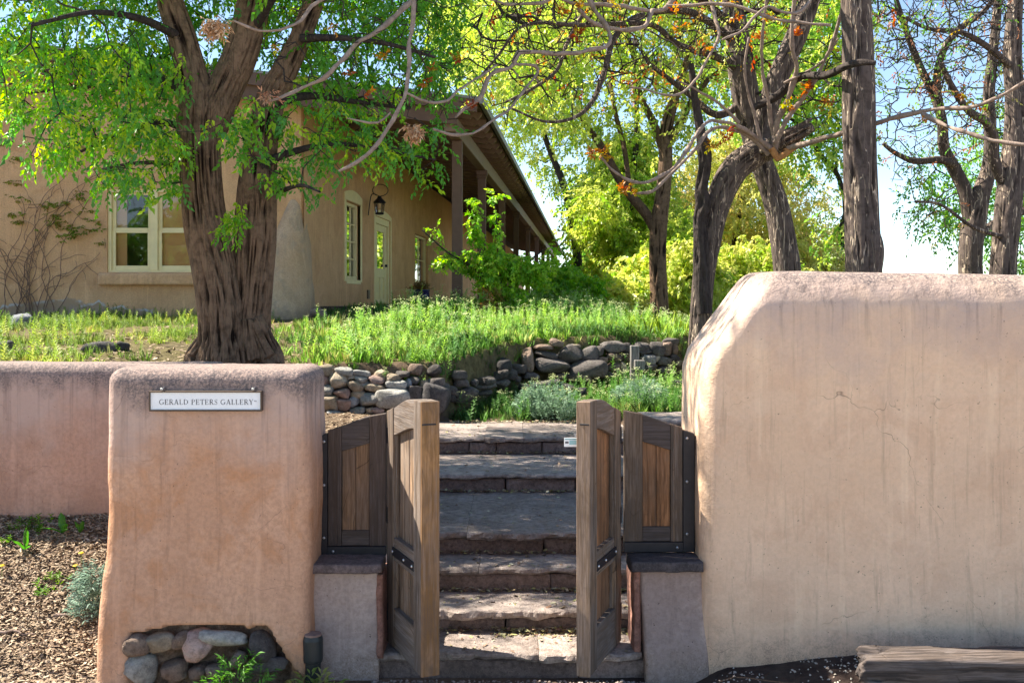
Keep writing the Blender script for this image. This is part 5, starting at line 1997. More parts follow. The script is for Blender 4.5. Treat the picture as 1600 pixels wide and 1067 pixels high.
# long limbs that arch out of frame and hang down over the steps, house and big tree
OV = [
    [(1280, -50, 9, 12.6), (1150, -150, 9, 11.5), (960, -170, 8, 10), (780, -150, 7, 9), (640, -110, 5, 8.0), (560, -90, 4, 7.6)],
    [(640, -110, 5, 8.0), (650, -20, 4.2, 7.8), (645, 40, 4, 7.7), (636, 90, 3.8, 7.6), (632, 140, 4.2, 7.5), (618, 172, 4.2, 7.45), (600, 215, 4.2, 7.4), (575, 240, 3.6, 7.35), (530, 267, 2.6, 7.3)],
    [(780, -150, 6, 9.0), (700, -70, 5, 8.4), (640, 0, 5, 8.0), (600, 42, 5, 7.8), (565, 66, 5, 7.7), (540, 95, 4.4, 7.6), (515, 115, 4, 7.5), (480, 132, 3.6, 7.5), (455, 143, 3.4, 7.4), (418, 155, 2.4, 7.3)],
    [(560, -90, 4, 7.6), (520, -10, 3.2, 7.3), (490, 10, 3, 7.2), (465, 35, 3, 7.1), (435, 45, 2.8, 7), (400, 46, 2.6, 7), (365, 30, 2.2, 6.9)],
    [(1150, -150, 8, 11.5), (1090, -60, 6, 11), (1040, 10, 5, 10.6), (1015, 22, 4, 10.4), (1005, 40, 4, 10.2), (965, 47, 4, 10), (930, 35, 3.6, 9.8), (905, 15, 3, 9.7)],
    [(1015, 22, 3.6, 10.4), (960, 8, 3.4, 10), (900, 4, 3.2, 9.8), (870, -4, 3, 9.6), (845, 8, 3, 9.5), (810, 9, 2.6, 9.4), (770, 2, 2.2, 9.2), (740, -10, 2, 9.1)],
    [(1040, 10, 4, 10.6), (1100, 5, 3.6, 10.5), (1150, 10, 3.4, 10.4), (1210, 30, 3, 10.3), (1300, 38, 2.4, 10.2)],
    [(960, -170, 6, 10), (900, -60, 5, 9.6), (950, 60, 4, 9.4), (920, 82, 4, 9.2), (880, 88, 4.2, 9), (830, 83, 4.2, 8.8), (808, 80, 4.2, 8.7), (795, 105, 4, 8.6), (770, 120, 4, 8.5), (752, 150, 3.8, 8.4), (735, 165, 3.6, 8.3), (715, 186, 2.6, 8.2)],
    [(800, 97, 3, 8.6), (840, 110, 2.8, 8.9), (812, 150, 2.6, 8.6), (790, 178, 2.6, 8.4), (760, 196, 2.6, 8.2), (735, 207, 3, 8.1), (700, 211, 2.8, 8), (672, 203, 2.4, 7.9)],
    [(632, 148, 2.6, 7.5), (670, 160, 2.4, 7.6), (700, 158, 2.2, 7.8), (730, 135, 2.2, 8.0), (752, 120, 2, 8.2), (775, 100, 2, 8.3)],
    [(1090, -60, 4, 11), (1120, 40, 3, 10.8), (1108, 90, 2.6, 10.6), (1075, 140, 2.2, 10.4), (1040, 150, 2, 10.2), (1010, 140, 2, 10.1), (985, 136, 1.6, 10)],
    [(612, 174, 2.2, 7.45), (590, 190, 2, 7.4), (560, 192, 1.6, 7.4), (540, 186, 1.2, 7.4)],
    [(1300, -60, 4, 11), (1250, 20, 3, 10.6), (1200, 10, 2.6, 10.4), (1165, 45, 2.2, 10.2), (1130, 62, 1.8, 10.1)],
]
for l in OV:
    mesh('overhanging_limb', *sweep(kink([(a, b, c, r * .85) for a, b, c, r in PR(l)], .02), .05, 9), MAT['bark_pale'] if l[0][1] > -100 or l[-1][1] > 0 else MAT['bark_dark'], ta, smooth=True)
rt = np.concatenate([spline(PR(l), .15)[:, :3] for l in OV[1:4] + OV[7:10]])
rt = rt[(rt[:, 2] < 5.2)]
att = blobs([(520, 60, 7.7, .7, .4, .35), (600, 90, 7.8, .5, .4, .35), (680, 130, 8.0, .45, .4, .3), (740, 60, 8.6, .6, .4, .4), (830, 40, 8.9, .5, .4, .3), (560, 170, 7.5, .3, .3, .15), (700, 20, 8.3, .6, .4, .3)], np.random.default_rng(8), 420)
Pn, par, R_, kids, nr = grow(rt, att, .10, .7, .13, 60, .55, .0032, 2.4, .009, 0.0, np.random.default_rng(9))
mesh('thin_twigs', *frusta(Pn, par, R_, 5), MAT['bark_dark'], ta, smooth=True, kind='stuff')
# sprouting bud clusters of red and yellow new leaves, and dried seed clusters
def tuft(ptpx, cols, n, rad, L, W, seed, parent, name, up=-.6, mat=None):
    rs = np.random.default_rng(seed)
    pr_ = [sprig(7, rad, L, W, rs, .1, 1.1) for _ in range(4)]
    pos = np.array(P(*ptpx)) + rs.normal(0, rad * .25, (n, 3))
    V, Fc, C_ = scatter(pr_, pos, rs.random(n) * 6.28, rs.normal(up, .6, n), rs.normal(0, .8, n), rs.uniform(.6, 1.2, n), palette(cols, n, rs), rs)
    mesh(name, V, Fc, mat or MAT['leaf'], parent, col=C_, kind='stuff')


RED = [(.42, .07, .02), (.50, .14, .03), (.45, .25, .03), (.26, .06, .03)]
ORY = [(.50, .22, .02), (.45, .34, .03), (.36, .38, .03), (.45, .12, .02)]
for i, (px, py, d, cs, n) in enumerate([
        (1135, 215, 11.6, RED, 22), (1112, 228, 11.5, ORY, 14), (945, 240, 10.4, ORY, 18), (925, 245, 10.4, RED, 10), (975, 296, 10.9, RED, 18), (990, 303, 11, ORY, 10),
        (1510, 155, 10.4, ORY, 20), (1525, 168, 10.3, RED, 8), (875, 18, 9.7, RED, 12), (905, 12, 9.7, ORY, 16), (902, 55, 9.6, RED, 20), (1190, 60, 11.7, RED, 18), (1245, 55, 11.6, RED, 16),
        (1062, 45, 10.5, ORY, 8), (1060, 20, 10.5, RED, 8), (600, 88, 7.6, ORY, 9), (668, 128, 7.8, RED, 9), (672, 105, 7.8, RED, 6), (716, 95, 8, RED, 8), (545, 118, 7.6, RED, 6), (570, 152, 7.5, RED, 8),
        (432, 75, 7.2, ORY, 8), (520, 45, 7.5, RED, 7), (735, 170, 8.2, RED, 7), (1230, 170, 11.8, ORY, 12), (1262, 140, 11.7, RED, 12), (1290, 165, 11.6, ORY, 8), (985, 130, 10, RED, 8), (992, 158, 10, ORY, 5),
        (1100, 75, 10.6, RED, 8), (1200, 30, 11.5, ORY, 10), (960, 12, 9.9, ORY, 7), (1150, 30, 10.4, RED, 10), (1440, 185, 10.7, ORY, 5)]):
    tuft((px, py, d), cs, max(4, int(n * .6)), .065 * d / 10, .040 * d / 10, .010 * d / 10, 500 + i, ta, 'new_leaves')
tuft((336, 38, 6.9), [(.62, .40, .24), (.50, .28, .15), (.7, .5, .33)], 80, .085, .04, .006, 601, ta, 'dried_seed_cluster', .9, MAT['litter'])
tuft((648, 203, 7.8), [(.62, .40, .24), (.50, .22, .10), (.7, .5, .33)], 60, .075, .04, .006, 602, ta, 'dried_seed_cluster', .6, MAT['litter'])
tuft((420, 150, 7.3), [(.45, .2, .12), (.5, .3, .2)], 14, .08, .04, .005, 603, ta, 'dried_seed_cluster', .2, MAT['litter'])

# second tree of the pair, dark overhead branch network
tree('fissured_tree', 'dark tree with pale vertical fissures leaning left from behind the sloping wall shoulder', gpt(1235, 480, 13.5),
     [([(1236, 500, 21, 13.5), (1230, 425, 20, 13.5), (1222, 370, 19, 13.5), (1212, 320, 18, 13.5), (1197, 275, 17, 13.5), (1183, 235, 17, 13.5), (1170, 180, 19, 13.5), (1160, 120, 20, 13.5), (1152, 60, 18, 13.5), (1143, 0, 15, 13.5), (1130, -80, 12, 13.5)], 90, True),
      ([(1160, 110, 8, 13.5), (1120, 90, 6, 13.2), (1060, 70, 5, 12.8), (1020, 40, 4.5, 12.5), (960, 38, 4, 12), (900, 40, 3.5, 11.6), (850, 36, 3, 11.3), (810, 45, 2.5, 11), (780, 85, 2.2, 10.9), (752, 118, 1.8, 10.8)], 8, False),
      ([(1155, 70, 7, 13.5), (1080, 20, 6, 13), (1000, 25, 5, 12.5), (960, 60, 5, 12.2), (945, 110, 4.4, 12), (925, 160, 4, 11.8), (895, 185, 3, 11.6), (850, 190, 2.2, 11.4), (800, 170, 1.8, 11.2)], 8, False),
      ([(1150, 40, 6, 13.4), (1050, -20, 5, 12.8), (930, 10, 4, 12.3), (890, 60, 3.4, 12), (870, 110, 3, 11.8), (830, 140, 2.6, 11.5), (790, 160, 2, 11.3)], 8, False),
      ([(1165, 160, 7, 13.5), (1120, 180, 6, 13.4), (1080, 150, 5, 13.3), (1040, 120, 4, 13.2), (1010, 95, 3, 13.1), (1000, 70, 2, 13.1)], 8, False)],
     90, MAT['bark_line'], MAT['bark_dark'],
     [(1000, 80, 12.5, 1.5, 1.2, .7), (860, 90, 11.8, 1.0, .9, .6), (1080, 30, 13, 1.4, 1.5, .7), (800, 60, 11.5, .7, .9, .55), (900, -60, 12, 1.8, 1.5, .6), (1180, -40, 13.5, 1.5, 1.5, .8), (1280, 130, 13.2, .7, 1, .7), (830, 170, 11.5, .6, .6, .2)],
     2600, 1100, YG + RED[:1], .045, .013, 6, .14, .16, .19, 1.3, .0058, 31, .014, jit=.5, rmax=.035, noroot=.6)

# straight trunk
tree('straight_tree', 'thick straight dark trunk with pale fissures and a knot, rising behind the tall wall', gpt(1348, 480, 11),
     [([(1352, 520, 30, 11), (1350, 440, 27, 11), (1348, 400, 27, 11), (1346, 340, 25.5, 11), (1344, 280, 24.5, 11), (1342, 200, 24, 11), (1341, 120, 24, 11), (1340, 60, 23, 11), (1338, 0, 22, 11), (1336, -80, 20, 11), (1330, -220, 15, 11)], 130, True),
      ([(1360, 360, 12, 10.9), (1366, 390, 14, 10.9), (1364, 430, 12, 10.9), (1362, 470, 10, 10.9)], 40, True),
      ([(1336, -60, 10, 11), (1400, -120, 6, 11), (1460, -140, 4, 11)], 8, False),
      ([(1336, -80, 10, 11), (1270, -140, 6, 11), (1200, -150, 4, 11)], 8, False)],
     120, MAT['bark_line'], MAT['bark_dark'],
     [(1420, -60, 11, 1.0, 1.2, .5), (1260, -80, 11.5, 1.0, 1.2, .45), (1340, -200, 11, 1.5, 1.5, .7), (1420, 40, 11.5, .5, .8, .4)],
     600, 160, DG + RED[:2], .045, .012, 6, .14, .2, .28, 1.4, .005, 32, .014, jit=.5, noroot=.8)

# knot on the straight trunk
# two trees at the right edge with contorted twigs
tree('contorted_tree', 'grey trunk forking low with contorted bare twigs, left of the pair at the right edge', gpt(1518, 480, 15),
     [([(1520, 500, 19, 15), (1517, 432, 17, 15), (1517, 390, 17, 15), (1522, 350, 17, 15), (1530, 310, 14, 15), (1543, 270, 11, 15), (1548, 220, 9, 15), (1545, 150, 8, 15), (1552, 80, 7, 15), (1560, 0, 6, 15), (1570, -80, 5, 15)], 60, True),
      ([(1520, 360, 13, 15), (1508, 300, 11, 15), (1490, 262, 10, 15), (1475, 232, 9, 14.9), (1472, 190, 8, 14.8), (1460, 150, 7, 14.8), (1440, 110, 6, 14.7), (1420, 60, 5, 14.6), (1400, 0, 4, 14.5)], 10, False),
      ([(1497, 262, 6, 15), (1470, 250, 6, 14.8), (1430, 252, 5, 14.6), (1400, 240, 4, 14.4), (1380, 225, 3, 14.3)], 8, False),
      ([(1475, 200, 6, 14.9), (1464, 130, 6, 14.6), (1474, 80, 5.5, 14.4), (1500, 45, 5, 14.2), (1535, 20, 4, 14.2), (1575, -30, 3, 14.1)], 14, False),
      ([(1518, 390, 7, 15), (1535, 365, 7, 15.1), (1560, 345, 6, 15.2), (1600, 330, 6, 15.3), (1640, 315, 5, 15.3)], 10, False)],
     60, MAT['bark_line'], MAT['bark_dark'],
     [(1440, 120, 14.6, .9, 1.2, 1.2), (1500, 40, 15, 1.0, 1.2, 1.0), (1420, 260, 14.5, .5, .8, .45), (1400, 10, 14.5, .7, 1, .7), (1560, 180, 15.5, .8, 1, 1.2), (1450, 330, 15.5, .45, .8, .35), (1480, -80, 15, 1.5, 1.5, .7)],
     1900, 420, DG + [(.30, .12, .07), (.35, .16, .1)], .045, .013, 7, .16, .17, .22, 1.2, .0045, 33, .014, jit=.6, noroot=.5)
tree('contorted_tree', 'thick dark fissured trunk at the right edge with twisted bare twigs above', gpt(1567, 480, 13.8),
     [([(1565, 500, 20, 13.8), (1566, 434, 19, 13.8), (1570, 380, 19, 13.8), (1576, 320, 20, 13.8), (1582, 260, 18, 13.8), (1586, 210, 16, 13.8), (1586, 150, 14, 13.8), (1582, 90, 13, 13.8), (1585, 30, 11, 13.8), (1590, -40, 9, 13.8), (1600, -120, 7, 13.8)], 90, True),
      ([(1570, 290, 9, 13.8), (1553, 250, 9, 13.7), (1552, 215, 8, 13.6), (1540, 190, 7, 13.5), (1515, 175, 6, 13.3), (1490, 140, 5, 13.2), (1470, 100, 4, 13)], 12, False),
      ([(1588, 200, 9, 13.8), (1610, 160, 8, 13.8), (1640, 130, 7, 13.8)], 10, False),
      ([(1586, 110, 6, 13.8), (1545, 75, 5, 13.5), (1500, 50, 4, 13.2), (1450, 45, 3, 13), (1400, 20, 2.4, 12.8)], 10, False),
      ([(1566, 370, 4, 13.7), (1520, 355, 3, 13.4), (1470, 320, 2.4, 13.2), (1430, 315, 2, 13)], 8, False)],
     90, MAT['bark_line'], MAT['bark_dark'],
     [(1480, 60, 13.2, .9, 1.1, .9), (1560, 0, 13.8, 1.0, 1.2, .8), (1470, 190, 13.3, .7, .9, .5), (1600, 120, 14.2, .5, 1, 1.2), (1400, 80, 12.8, .5, .8, .8), (1580, -120, 14, 1.5, 1.5, .6), (1460, 350, 13.5, .4, .6, .25), (1590, 390, 14.5, .2, .4, .4)],
     1800, 330, DG + [(.30, .12, .07), (.35, .16, .1)], .045, .013, 7, .16, .16, .21, 1.2, .0045, 34, .014, jit=.6, noroot=.5)

# tree F: orange-brown forked tree beyond the bank
tree('forked_tree', 'orange brown trunk forking into a V beyond the stone wall, yellow green crown', gpt(1033, 515, 20),
     [([(1036, 530, 16, 20), (1032, 500, 14, 20), (1029, 440, 13, 20), (1028, 390, 13, 20), (1030, 345, 13, 20), (1036, 300, 11, 20), (1040, 250, 10, 20), (1042, 200, 9, 20), (1055, 150, 7, 20), (1075, 90, 5, 20), (1090, 20, 4, 20)], 60, True),
      ([(1026, 365, 8, 20), (1010, 335, 8, 20), (985, 305, 7.5, 20), (962, 270, 7, 20), (940, 230, 6, 20), (915, 195, 5, 20), (890, 160, 4, 20), (860, 110, 3, 20)], 14, False),
      ([(1038, 240, 7, 20), (1020, 190, 6, 20), (1000, 150, 5, 20), (990, 90, 4, 20), (970, 20, 3, 20)], 10, False),
      ([(1042, 225, 7, 20), (1062, 195, 6, 20), (1080, 160, 5, 20), (1110, 120, 4, 20)], 10, False),
      ([(985, 305, 4, 20), (975, 230, 4, 20.3), (960, 170, 3.5, 20.6), (950, 100, 3, 21)], 8, False)],
     60, MAT['bark_big'], MAT['bark_dark'],
     [(860, 60, 20, 1.7, 2, 1.1), (960, 60, 20, 1.6, 2, 1.1), (1060, 50, 20, 1.6, 2, 1.1), (900, 160, 20, 1.1, 1.5, .8), (1060, 170, 20.5, .9, 1.5, .9), (780, 40, 20, 1.1, 1.6, 1.1), (960, 200, 20, .6, 1, .6), (950, -60, 20, 3, 3, 1.0), (1150, 60, 20.5, 1.2, 1.5, 1.3)],
     2200, 3600, YG, .085, .028, 8, .28, .28, .4, 2.0, .006, 35, .02, jit=.35, noroot=.5, tuft=.18)

# background crowns
def bgtree(label, base, trunk, BLs, natt, nspr, pal, seed, leafL=.11, name='background_tree', leafW=.032, tuft=.25):
    return tree(name, label, base, [(trunk, 14, False)], 14, MAT['bark_dark'], MAT['bark_dark'], BLs, natt, nspr, pal, leafL, leafW, 8, .34, .4, .55, 3.0, .010, seed, .02, jit=.3, group=None, tuft=tuft)


bgtree('tall yellow green tree filling the sky beyond the veranda roof', gpt(905, 500, 30), [(906, 500, 8, 30), (902, 400, 7, 30), (884, 300, 6, 30), (850, 210, 4, 30), (820, 100, 3, 30), (810, 40, 2, 30)],
       [(760, 60, 30, 2.2, 3, 1.8), (860, 30, 30, 2.0, 3, 1.3), (760, 140, 30, 1.5, 2, 1.0), (840, 130, 29, 1.8, 2.5, 1.0), (880, 190, 30, 1.2, 2, .6), (800, 200, 30, .7, 2, .5), (740, 0, 29, 1.4, 2, 1.4), (850, 260, 31, .7, 1.5, .8)],
       1200, 3800, YG, 41, leafL=.10)
bgtree('bright leafy tree behind the forked trunk', gpt(950, 500, 27), [(985, 480, 7, 27), (983, 400, 6, 27), (985, 330, 5, 27), (995, 200, 4, 27), (990, 60, 3, 27)],
       [(935, 335, 27, .9, 2, .8), (990, 390, 27, 1.2, 2, 1.1), (975, 430, 27, .9, 2, .9), (1010, 420, 27, 1.0, 1.5, 1.3), (955, 290, 27.5, .8, 1.4, .7), (1010, 300, 28, .8, 1.5, .8), (1060, 400, 26.5, .8, 1.5, 1.4), (990, 240, 28, .9, 1.5, .5)],
       900, 6500, YG, 42, .11)
bgtree('pale yellow green tree seen between the leaning trunks', gpt(1160, 500, 32), [(1150, 480, 8, 32), (1150, 380, 7, 32), (1160, 280, 5, 32), (1170, 200, 3, 32)],
       [(1150, 330, 32, 1.6, 2.5, 1.3), (1180, 400, 32, 2.2, 2.5, 1.2), (1250, 350, 33, 1.3, 2, 1.2), (1270, 410, 33, 1.6, 2, .9), (1130, 240, 32, 1.2, 2, 1.0), (1220, 270, 33, 1.0, 2, .7), (1080, 280, 31, .8, 2, 1.5)],
       800, 5000, YG2, 43, .12)
bgtree('green tree crown behind the straight trunk near the sky gap', gpt(1300, 500, 24), [(1310, 480, 3, 24), (1322, 440, 2.4, 24), (1335, 400, 2, 24)],
       [(1270, 200, 24, 1.0, 2, 1.0), (1280, 90, 24, 1.0, 2, 1.2), (1310, 340, 24, .5, 1, .5), (1180, 120, 24, 1.3, 2, 1.2), (1270, 0, 24, 1.6, 2, 1)],
       700, 3200, YG + DG, 44, .09)
bgtree('distant pale hazy tree low on the skyline right of the bank', gpt(1300, 480, 60), [(1310, 475, 4, 60), (1310, 430, 3, 60), (1310, 400, 2, 60)],
       [(1290, 420, 60, 2.5, 3, 1.4), (1320, 400, 60, 1.2, 2, 1.6), (1250, 430, 60, 2, 3, 1.2)], 200, 1500, [(.35, .38, .2), (.40, .42, .26)], 45, .25, leafW=.08)
bgtree('dark green tree whose blue green foliage hangs at the right edge', gpt(1600, 480, 20), [(1640, 490, 9, 20), (1640, 400, 8, 20), (1620, 300, 6, 20), (1600, 150, 4, 20)],
       [(1490, 330, 19, .9, 1.5, .5), (1560, 290, 19, .9, 1.5, .6), (1600, 380, 20, .7, 1.5, .8), (1460, 280, 18.5, .6, 1, .35), (1600, 200, 20, .8, 1.5, 1), (1440, 370, 19, .3, .6, .25)],
       600, 1300, DG, 46, .075, leafW=.022)
bgtree('far green tree row beyond the end of the veranda', gpt(930, 480, 46), [(930, 490, 8, 46), (930, 400, 6, 46), (930, 330, 4, 46)],
       [(965, 395, 46, 1.8, 3, 2.2), (925, 390, 50, 1.4, 2, 2.6), (938, 335, 50, 1.6, 2, 2.2), (912, 330, 49, .9, 2, 1.6), (1010, 380, 47, 2.6, 3, 2.6), (1080, 390, 48, 3, 3, 2.4)], 420, 4800, YG + DG[:1], 47, .2, leafW=.06, tuft=.4)
for i, (px, d, w_, h_, n, lab) in enumerate([
        (985, 30, 1.2, 1.0, 2600, 'dense light green bush far back between the forked trunk and the bank'), (950, 21, .7, .45, 2200, 'rounded bright green bush at the top of the grass bank'),
        (1010, 23, .9, 1.0, 2500, 'leafy bush just left of the forked trunk'), (1070, 22, .8, 1.1, 2500, 'yellow green bush between forked trunk and leaning trunk'),
        (1160, 24, 1.7, 1.1, 3500, 'bush showing under the leaning trunks above the wall shoulder')]):
    base = gpt(px, 500, d)
    zc = base[2] + h_ * .8
    pyc = CY - (zc - E) * F / d
    tree('garden_bush', lab, base, [([(px, CY - (base[2] - E) * F / d, 3, d), (px + 3, pyc, 2, d)], 6, False)], 6, MAT['bark_dark'], MAT['bark_dark'],
         [(px, pyc, d, w_, 1.2, h_), (px - 25, pyc + 10, d - .3, w_ * .6, 1, h_ * .7), (px + 28, pyc - 12, d + .3, w_ * .6, 1, h_ * .7)], 260, n, YG + YG2[:2], .09, .03, 8, .22, .2, .3, 3, .004, 60 + i, tuft=.15)

# young tree in front of the veranda posts
YST, _a, _b, _c = tree('young_shrub_tree', 'slender young shrub with upright leafy shoots in front of the veranda posts', gpt(775, 490, 15.2),
     [([(778, 495, 4, 15.2), (772, 450, 3, 15.2), (760, 400, 2, 15.2), (745, 350, 1.2, 15.1), (738, 325, .8, 15)], 6, False),
      ([(780, 490, 4, 15.2), (782, 440, 3, 15.2), (778, 380, 2, 15.1), (775, 340, 1.2, 15), (773, 318, .8, 15)], 6, False),
      ([(785, 490, 4, 15.2), (800, 440, 3, 15.2), (825, 410, 2, 15.2), (850, 390, 1.2, 15.2)], 6, False),
      ([(775, 480, 3, 15.2), (740, 420, 2, 15), (700, 395, 1.5, 14.9), (660, 360, 1, 14.8)], 6, False),
      ([(770, 440, 2, 15.2), (720, 410, 1.5, 15), (690, 420, 1, 14.9)], 6, False)],
     6, MAT['bark_dark'], MAT['bark_dark'],
     [(775, 440, 15.2, .35, .4, .35), (800, 420, 15.2, .35, .4, .3), (740, 410, 15.1, .3, .3, .25), (738, 355, 15, .08, .1, .32), (774, 350, 15, .09, .1, .34), (738, 380, 15, .12, .1, .3), (774, 390, 15, .12, .1, .3), (830, 425, 15.2, .3, .3, .25), (700, 400, 14.9, .25, .2, .08), (670, 355, 14.8, .2, .15, .04), (790, 470, 15.1, .4, .4, .2), (850, 400, 15.2, .15, .2, .15), (690, 420, 14.9, .2, .2, .05)],
     700, 1500, [(.16, .36, .04), (.28, .48, .05), (.2, .40, .06), (.4, .52, .07)], .05, .019, 6, .12, .12, .16, 1.0, .003, 71, tuft=.05)
for (pts_, n) in (([(738, 318), (739, 340), (742, 360), (746, 380), (750, 400)], 11), ([(774, 312), (774, 335), (776, 360), (778, 385), (780, 410)], 13)):
    rs = np.random.default_rng(int(pts_[0][0]))
    pr_ = [sprig(6, .12, .055, .02, rs, .3, 1.0) for _ in range(4)]
    pos = np.concatenate([np.array(P(a, b, 15.0)) + rs.normal(0, .045, (n, 3)) for a, b in pts_])
    k_ = len(pos)
    V, Fc, C_ = scatter(pr_, pos, rs.random(k_) * 6.28, rs.normal(.1, .5, k_), rs.normal(0, .5, k_), rs.uniform(.7, 1.3, k_), palette([(.22, .44, .05), (.4, .55, .08), (.16, .36, .04)], k_, rs), rs)
    mesh('leafy_shoot', V, Fc, MAT['leaf'], YST, col=C_, kind='stuff')
tree('garden_shrub', 'dense green shrub beside the far veranda posts above the grass bank', gpt(895, 480, 17.5),
     [([(895, 500, 3, 17.5), (895, 450, 2, 17.5)], 6, False)], 6, MAT['bark_dark'], MAT['bark_dark'],
     [(895, 455, 17.5, .55, .6, .4), (860, 450, 17.3, .4, .5, .35), (920, 470, 17.6, .3, .5, .3), (885, 420, 17.5, .25, .3, .25)], 260, 2600, [(.10, .27, .03), (.18, .38, .03), (.26, .42, .04)], .07, .022, 7, .16, .15, .22, 1.5, .003, 72, tuft=.08)
tree('reddish_shrub', 'small shrub with rusty orange new leaves at the bank crest before the veranda', gpt(770, 490, 14.9),
     [([(768, 500, 3, 14.9), (770, 465, 2, 14.9)], 6, False)], 6, MAT['bark_dark'], MAT['bark_dark'],
     [(770, 462, 14.9, .17, .2, .22), (765, 480, 14.9, .2, .2, .12)], 80, 220, [(.35, .16, .06), (.28, .2, .06), (.2, .22, .05)], .05, .014, 7, .12, .12, .16, 1, .003, 73, tuft=.05)

# ------------------------------------------------------------------ vine on the front wall
vt = thing('climbing_vine', 'leafless climbing vine with sparse green tufts spread over the house front wall', 'vine', (X(50, 15.95), 15.95, 1.7))
rs = np.random.default_rng(77)
parts, lp_ = [], []
bases = [(23, 500), (38, 498), (46, 502), (52, 500), (60, 502), (68, 500), (5, 500), (85, 500)]
for b in bases:
    for rep in range(2):
        x, y = b[0], b[1]
        a = PI / 2 + rs.normal(0, .22)
        pts = [(x, y)]
        tgt = PI / 2 + rs.normal(-.08, .38)
        for k in range(int(rs.integers(14, 34))):
            a += rs.normal(0, .22) + (tgt - a) * .12
            x += math.cos(a) * 10
            y -= math.sin(a) * 10
            pts.append((x, y))
            if rs.random() < .28 and k > 2:
                aa = a + rs.choice([-1, 1]) * rs.uniform(.5, 1.2)
                q = [(x, y)]
                xx, yy_ = x, y
                for kk in range(int(rs.integers(2, 8))):
                    aa += rs.normal(0, .35)
                    xx += math.cos(aa) * 8
                    yy_ -= math.sin(aa) * 8
                    q.append((xx, yy_))
                if xx < 168 or yy_ < 290:
                    dd = 15.975 - rs.random() * .02
                    parts.append(sweep([(*P(px, py, dd), .0045 * (1 - .6 * i / len(q))) for i, (px, py) in enumerate(q)], .08, 4))
                    if rs.random() < .15 and yy_ < 380:
                        lp_.append(P(xx, yy_, 15.93))
        pts = [p for p in pts if p[0] < 160 or p[1] < 290]
        if len(pts) > 3:
            dd = 15.97 - rs.random() * .02
            parts.append(sweep([(*P(px, py, dd), .0075 * (1 - .65 * i / len(pts))) for i, (px, py) in enumerate(pts)], .08, 5))
mesh('stem', *cat(parts), MAT['vine'], vt, smooth=True, kind='stuff')
for (px, py) in [(22, 283), (28, 308), (20, 335), (25, 345), (85, 320), (88, 333), (95, 345), (105, 355), (110, 365), (118, 355), (125, 362), (150, 358), (152, 380), (128, 300), (125, 312), (135, 330), (10, 225), (28, 250), (70, 240), (100, 250), (120, 230), (145, 345), (100, 368), (75, 320)]:
    lp_.append(P(px, py, 15.92))
lp_ = np.array(lp_)
k_ = len(lp_) * 7
pos = np.repeat(lp_, 7, 0) + rs.normal(0, .05, (k_, 3)) * [1.6, .2, .5]
pr = [sprig(6, .08, .055, .016, rs, .2, 1.1) for _ in range(4)]
V, Fc, C_ = scatter(pr, pos, rs.random(k_) * 6.28, rs.normal(0, .3, k_), rs.normal(0, .3, k_), rs.uniform(.6, 1.1, k_), palette([(.13, .22, .03), (.22, .30, .04), (.25, .2, .05)], k_, rs), rs)
mesh('leaf_tufts', V, Fc, MAT['leaf'], vt, col=C_, kind='stuff')


# ------------------------------------------------------------------ grass, weeds, litter
def blade_tuft(n, h, w, rs, lean=.35):
    V, Fc = [], []
    for i in range(n):
        a = rs.random() * 6.28
        r = rs.random() * .035
        b = np.array([math.cos(a) * r, math.sin(a) * r, 0])
        dv = np.array([math.cos(a + rs.normal(0, .5)), math.sin(a + rs.normal(0, .5)), 0]) * rs.uniform(.05, lean)
        hh = h * rs.uniform(.5, 1.1)
        sd_ = np.array([-math.sin(a * 3), math.cos(a * 3), 0]) * w
        m1 = b + dv * hh * .35 + [0, 0, hh * .6]
        tp = b + dv * hh + [0, 0, hh * .95]
        o_ = len(V)
        V += [b - sd_, b + sd_, m1 + sd_ * .8, m1 - sd_ * .8, m1 + sd_ * .8, m1 - sd_ * .8, tp, tp]
        V = V[:o_] + [b - sd_, b + sd_, m1, tp]
        Fc += [(o_, o_ + 1, o_ + 2), (o_, o_ + 2, o_ + 3), (o_ + 1, o_ + 3, o_ + 2)]
    return np.array(V), np.array(Fc)


def weed(h, rs, flower=True, nl=26, L=.045):
    """upright weed stem dressed with narrow leaves, small pale head"""
    V, Fc, Cc = [], [], []
    bend = rs.normal(0, .12, 2)
    ax = lambda t: np.array([bend[0] * t * t * h, bend[1] * t * t * h, h * t])
    o_ = 0
    for i in range(4):
        t0, t1 = i / 4, (i + 1) / 4
        p0, p1 = ax(t0), ax(t1)
        V += [p0 + [-.002, 0, 0], p0 + [.002, 0, 0], p1 + [.0015, 0, 0], p1 + [-.0015, 0, 0]]
        Fc += [(o_, o_ + 1, o_ + 2), (o_, o_ + 2, o_ + 3)]
        Cc += [(0, 0, 0, 0)] * 4
        o_ += 4
    for i in range(nl):
        t = .1 + .85 * i / nl
        a = i * 2.4 + rs.normal(0, .3)
        l = L * (1.25 - t * .7) * rs.uniform(.7, 1.2)
        v, f_ = leaf_q(ax(t), (math.cos(a), math.sin(a), .55), (-math.sin(a), math.cos(a), .1), l, l * .2)
        V += list(v)
        Fc += [(x + o_, y + o_, z + o_) for x, y, z in f_]
        Cc += [(0, 0, 0, 0)] * 4
        o_ += 4
    if flower:
        for i in range(12):
            a = rs.random() * 6.28
            p_ = ax(1) + rs.normal(0, 1, 3) * [.016, .016, .008]
            l = .012
            v, f_ = leaf_q(p_, (math.cos(a), math.sin(a), .4), (-math.sin(a), math.cos(a), .1), l, l * .5)
            V += list(v)
            Fc += [(x + o_, y + o_, z + o_) for x, y, z in f_]
            cc_ = (.55, .60, .32, 1)
            Cc += [cc_] * 4
            o_ += 4
    return np.array(V), np.array(Fc), np.array(Cc)


